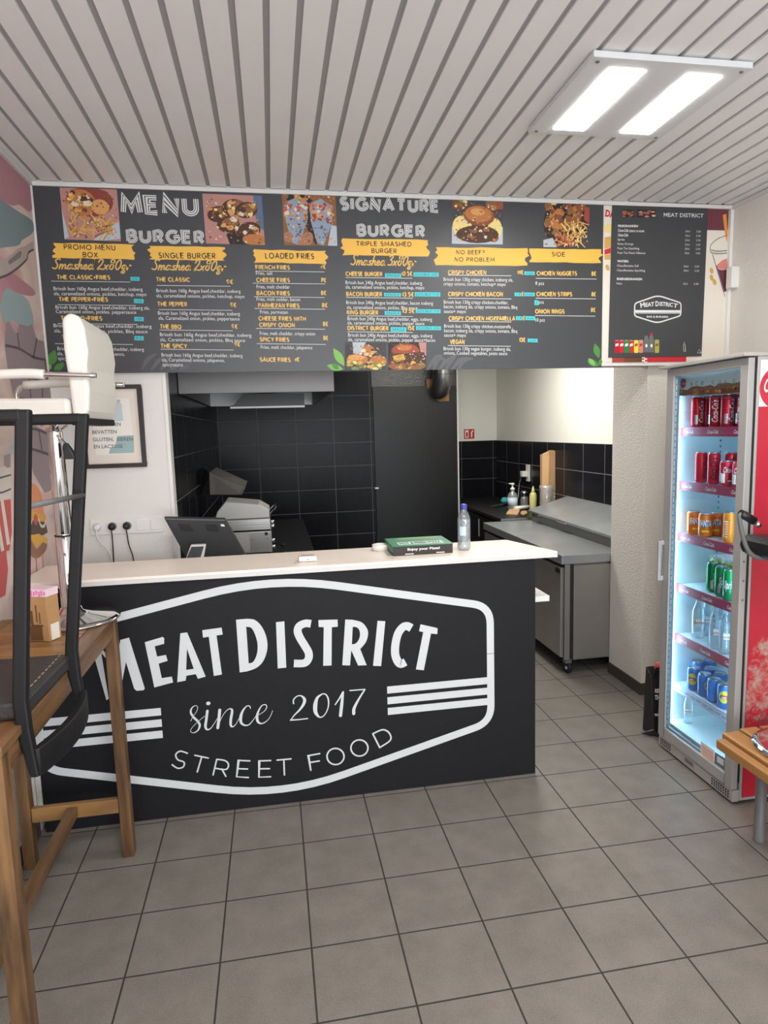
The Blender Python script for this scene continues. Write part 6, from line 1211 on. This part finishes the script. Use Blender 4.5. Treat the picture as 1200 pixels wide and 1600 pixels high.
def put(kind, u, x, z, label, group, rz=0.0):
    p = hx(u, 900, x); y = min(p.y, .116)
    if kind not in MADE: MADE[kind] = PRO[kind](); o = MADE[kind]
    else: o = copy_tree(MADE[kind])
    o.location = (x, y, z+.0012); o.rotation_euler = (0, 0, rz)
    cat = 'bottle' if kind == 'bottle' else 'can'
    tag(o, label, cat, group); return o
def d_water(name):
    o = D.objects.new(name, None); COL.objects.link(o); o.empty_display_size = .02; r = .031
    b = MB(); b.lathe([(0, .004), (r*.8, 0), (r, .012), (r*.93, .03), (r, .05), (r, .125), (r*.92, .15), (r*.5, .185), (.0125, .195), (.0125, .212), (0, .212)], (0, 0, 0), 'clear_bottle', 22); b.build('body', o)
    b = MB(); b.lathe([(.0145, .202), (.0145, .22), (0, .221)], (0, 0, 0), 'watercolour', 14); b.build('cap', o)
    b = MB(); b.closed_mesh = False; patch(b, r+.0008, AF-.5, AF+.5, .075, .105, 'paper_white'); patch(b, r+.0012, AF-.75, AF+.75, .082, .09, 'can_red'); wrap(b, 'Chaudfontaine', r+.0014, .086, .007, .04, 'paper_white', AF); b.build('label_print', o); return o
PRO['bottle'] = lambda: d_water('water_bottle')
g1, g2, g3, g4, g5, g6 = 'red cans on the top cooler shelf', 'red cans on the second cooler shelf', 'orange cans on the third cooler shelf', 'cans on the fourth cooler shelf', 'water bottles on the fifth cooler shelf', 'blue iced tea cans on the bottom cooler shelf'
z1, z2, z3, z4, z5, z6 = SHZ
for k, u, x, n, r_ in (('cola', 1081, 1.44, 'leftmost', .9), ('cola', 1094.5, 1.502, 'set back, second from left', 1.4), ('cola', 1109, 1.437, 'third from left with lettering facing out', 0), ('cola', 1127, 1.437, 'fourth from left', .8), ('cola', 1141, 1.498, 'second from the right, set back', 1.0), ('cola', 1153, 1.437, 'rightmost beside the door frame', -1.0)):
    put(k, u, x, z1, 'slim red cola can on top cooler shelf, '+n, g1, r_)
for k, u, x, n, r_ in (('zero', 1090, 1.44, 'slim red can, leftmost on second cooler shelf', .9), ('zero', 1109.5, 1.44, 'slim red can with dark vertical lettering on second cooler shelf', 0), ('colafat', 1130, 1.44, 'short red can in front on second cooler shelf', 0), ('colafat', 1150, 1.44, 'short red can on second cooler shelf beside the door frame', -.3), ('zero', 1135.5, 1.512, 'slim red can standing behind the short red can', .5), ('zero', 1150.5, 1.512, 'slim red can at back right of second cooler shelf', .8)):
    put(k, u, x, z2, n, g2, r_)
for k, u, x, n, r_ in (('fanta', 1081, 1.44, 'orange can, leftmost on third cooler shelf', .4), ('fanta', 1099.5, 1.44, 'orange can with full lettering in front on third cooler shelf', 0), ('fanta', 1118, 1.512, 'orange can set back behind the front orange can', -.3), ('orange', 1137.5, 1.434, 'tall slim orange can nearest the door frame', 0), ('fanta', 1136, 1.514, 'orange can hidden behind the tall slim orange can', .8)):
    put(k, u, x, z3, n, g3, r_)
for k, u, x, n, r_ in (('green', 1113.5, 1.465, 'green can, leftmost on fourth cooler shelf', .7), ('green', 1127, 1.447, 'green can, middle of the front row on fourth cooler shelf', .3), ('green', 1140.5, 1.434, 'green can with white letters nearest the door frame', -.2), ('lime', 1118, 1.535, 'yellow-green can behind the leftmost green can', 0), ('lime', 1136, 1.53, 'yellow-green can behind the rightmost green cans', .3)):
    put(k, u, x, z4, n, g4, r_)
for k, u, x, n in (('bottle', 1093, 1.46, 'leftmost'), ('bottle', 1107.5, 1.535, 'second from left, set back'), ('bottle', 1122, 1.44, 'third from left in front'), ('bottle', 1137.5, 1.44, 'rightmost beside the door frame')):
    put(k, u, x, z5, 'clear water bottle on fifth cooler shelf, '+n, g5, .2)
for k, u, x, n, r_ in (('tea', 1089.5, 1.437, 'blue iced tea can with yellow badge, front left on lowest shelf', 0), ('tea', 1107, 1.437, 'blue iced tea can, second in front row on lowest shelf', 1.0), ('tea', 1122.5, 1.437, 'blue iced tea can, third in front row on lowest shelf', 1.8), ('tea', 1139.5, 1.438, 'blue iced tea can with yellow badge beside the door frame', .2), ('tea', 1083, 1.51, 'blue iced tea can behind the front left can', -.5), ('tea', 1098.5, 1.582, 'blue iced tea can at the back, second from left on lowest shelf', .9), ('tea', 1116, 1.515, 'blue iced tea can at the back, third from left on lowest shelf', .6), ('tea', 1132, 1.515, 'blue iced tea can at the back right of lowest shelf', .4)):
    put(k, u, x, z6, n, g6, r_)
put('bottle', 1082.5, 1.45, .146, 'clear water bottle standing alone on the cooler floor', 'water bottles in the cooler', 0).scale = (.82, .82, .80)
# shopping bag behind the cooler
sb_ = thing('shopping_bag', 'black printed shopping bag on the floor behind the cooler', 'bag', (1.50, .28, 0))
a0 = hz(1011, 1137, 0); bx_a, bx_b = 1.338, 1.62
zt1 = .372
m_ = MB(); m_.hexa([(bx_a+.016, .262, .002), (bx_b, .215, .002), (bx_b, .38, .002), (bx_a+.003, .355, .002)], [(bx_a, .275, .345), (bx_b, .215, .38), (bx_b, .38, .36), (bx_a-.002, .325, .385)], 'leather_black'); m_.build('bag_body', sb_, bevel=.004)
m_ = MB(); m_.prism([(bx_a+.02, .250, .40), (bx_b, .205, .43), (bx_b, .205, .38), (bx_a+.01, .266, .345)], (0, .012, 0), 'leather_black'); m_.build('front_flap', sb_)
m_ = MB(); rr_ = random.Random(9)
for k in range(7): m_.lathe([(0, 0), (.03, .02), (.02, .05), (0, .06)], (bx_a+.05+.03*k, .27+rr_.uniform(-.02, .03), .355+rr_.uniform(0, .03)), rr_.choice(['bag_red', 'poster_pink', 'paper_white']), 8)
m_.build('packets', sb_)
m_ = MB(); m_.prism([(bx_a-.04, .29, .012), (bx_a+.015, .25, .045), (bx_a+.05, .24, .002), (bx_a+.0, .27, .002)], (0, .008, 0), 'leather_black'); m_.build('loose_corner', sb_)
A = MB(); A.closed_mesh = False
n0 = Vector((bx_a+.008, .267, 0)); n1 = Vector((bx_b, .217, 0)); e_ = (n1-n0).normalized()
for st, z_, w_, hh in (('REUSABLE BAG', .255, .16, .022), ('THANK YOU', .215, .17, .026), ('good food', .12, .12, .02)):
    vs, fs = text_mesh(st, .03); A.add([n0+e_*(.010+x*w_*.7)+Vector((0, -.006, z_+zq*hh-.0*x)) for x, zq in vs], fs, 'paper_white')
A.build('bag_print', sb_)

# ---- slatted bench on the right with a second stool on top
bn = thing('slatted_bench', 'low slatted wooden bench with grey legs beside the cooler', 'bench', (1.35, -1.3, 0))
BZ = .45
for i, (x0, x1_, ye, zt) in enumerate(((1.072, 1.110, -.655, BZ-.006), (1.125, 1.205, -.618, BZ), (1.218, 1.298, -.60, BZ), (1.311, 1.391, -.60, BZ), (1.404, 1.484, -.60, BZ), (1.497, 1.577, -.60, BZ))):
    m_ = MB(); m_.box(x0, x1_, -2.05, ye, zt-.04, zt, 'bench_wood'); m_.build('slat', bn, bevel=.006)
for y_ in (-.70, -1.95):
    m_ = MB(); m_.box(1.10, 1.57, y_-.02, y_+.02, BZ-.065, BZ-.040, 'plastic_grey'); m_.build('cross_bar', bn)
    for x_ in (1.255, 1.53):
        m_ = MB(); m_.lathe([(.022, 0), (.024, .004), (.022, .012), (.021, BZ-.065)], (x_, y_, 0), 'plastic_grey', 18); m_.build('leg', bn)
#=SECTION blackstool
bs = thing('bar_stool', 'black padded bar stool on the slatted bench at right', 'stool', (1.335, -.83, BZ), 'swivel bar stools put up on the tables')
cxx, cyy = 1.335, -.83
m_ = MB(); m_.lathe([(.0, 0), (.182, 0), (.188, .004), (.186, .010), (.16, .016), (.08, .026), (.042, .040), (.036, .055), (0.0, .056)], (cxx, cyy, BZ+.0005), 'chrome', 48); m_.build('base', bs)
m_ = MB(); m_.lathe([(.036, .05), (.034, .06), (.033, .33), (.027, .335), (.027, .70)], (cxx, cyy, BZ), 'chrome', 28); m_.build('column', bs)
m_ = MB(); m_.box(cxx-.10, cxx+.10, cyy-.10, cyy+.10, BZ+.70, BZ+.712, 'plastic_black'); m_.build('seat_plate', bs)
yA = -.75
c_a = hy(1182, 858, yA)
m_ = MB(); pr_ = [(c_a.x, c_a.z), (c_a.x+.004, c_a.z+.03), (c_a.x+.03, c_a.z+.042), (c_a.x+.25, c_a.z+.04), (c_a.x+.46, c_a.z+.045), (c_a.x+.46, c_a.z-.04), (c_a.x+.05, c_a.z-.045), (c_a.x+.01, c_a.z-.03)]
m_.prism([(x, -1.03, z) for x, z in pr_], (0, .385, 0), 'leather_black'); m_.build('seat', bs, bevel=.016, segs=3)
m_ = MB(); m_.box(c_a.x+.40, c_a.x+.46, -1.03, -.645, c_a.z+.05, c_a.z+.33, 'leather_black'); m_.build('backrest', bs, bevel=.016, segs=3)
for yy_ in (-.75, -1.05):
    dyy = yy_-yA
    pp = [hy(u, v, yA)+Vector((0, dyy, 0)) for u, v in ((1186, 821), (1178, 814), (1165, 806), (1157.5, 804), (1155.5, 811), (1160, 835), (1165, 852), (1172, 864), (1183, 871), (1204, 873), (1230, 873))]
    m_ = MB(); m_.tube(catmull(pp, 4), .0085, 'plastic_grey', 10); ar = m_.build('armrest', bs)
    m_ = MB(); m_.tube([pp[3]+Vector((-.002, 0, .004)), pp[2], pp[1]], [.016, .017, .0165], 'leather_black', 12); m_.build('arm_pad', ar)
    m_ = MB(); m_.tube([pp[1]*.6+pp[0]*.4, pp[0]+(pp[0]-pp[1])*.1], .0105, 'chrome', 10); m_.build('end_cap', ar)
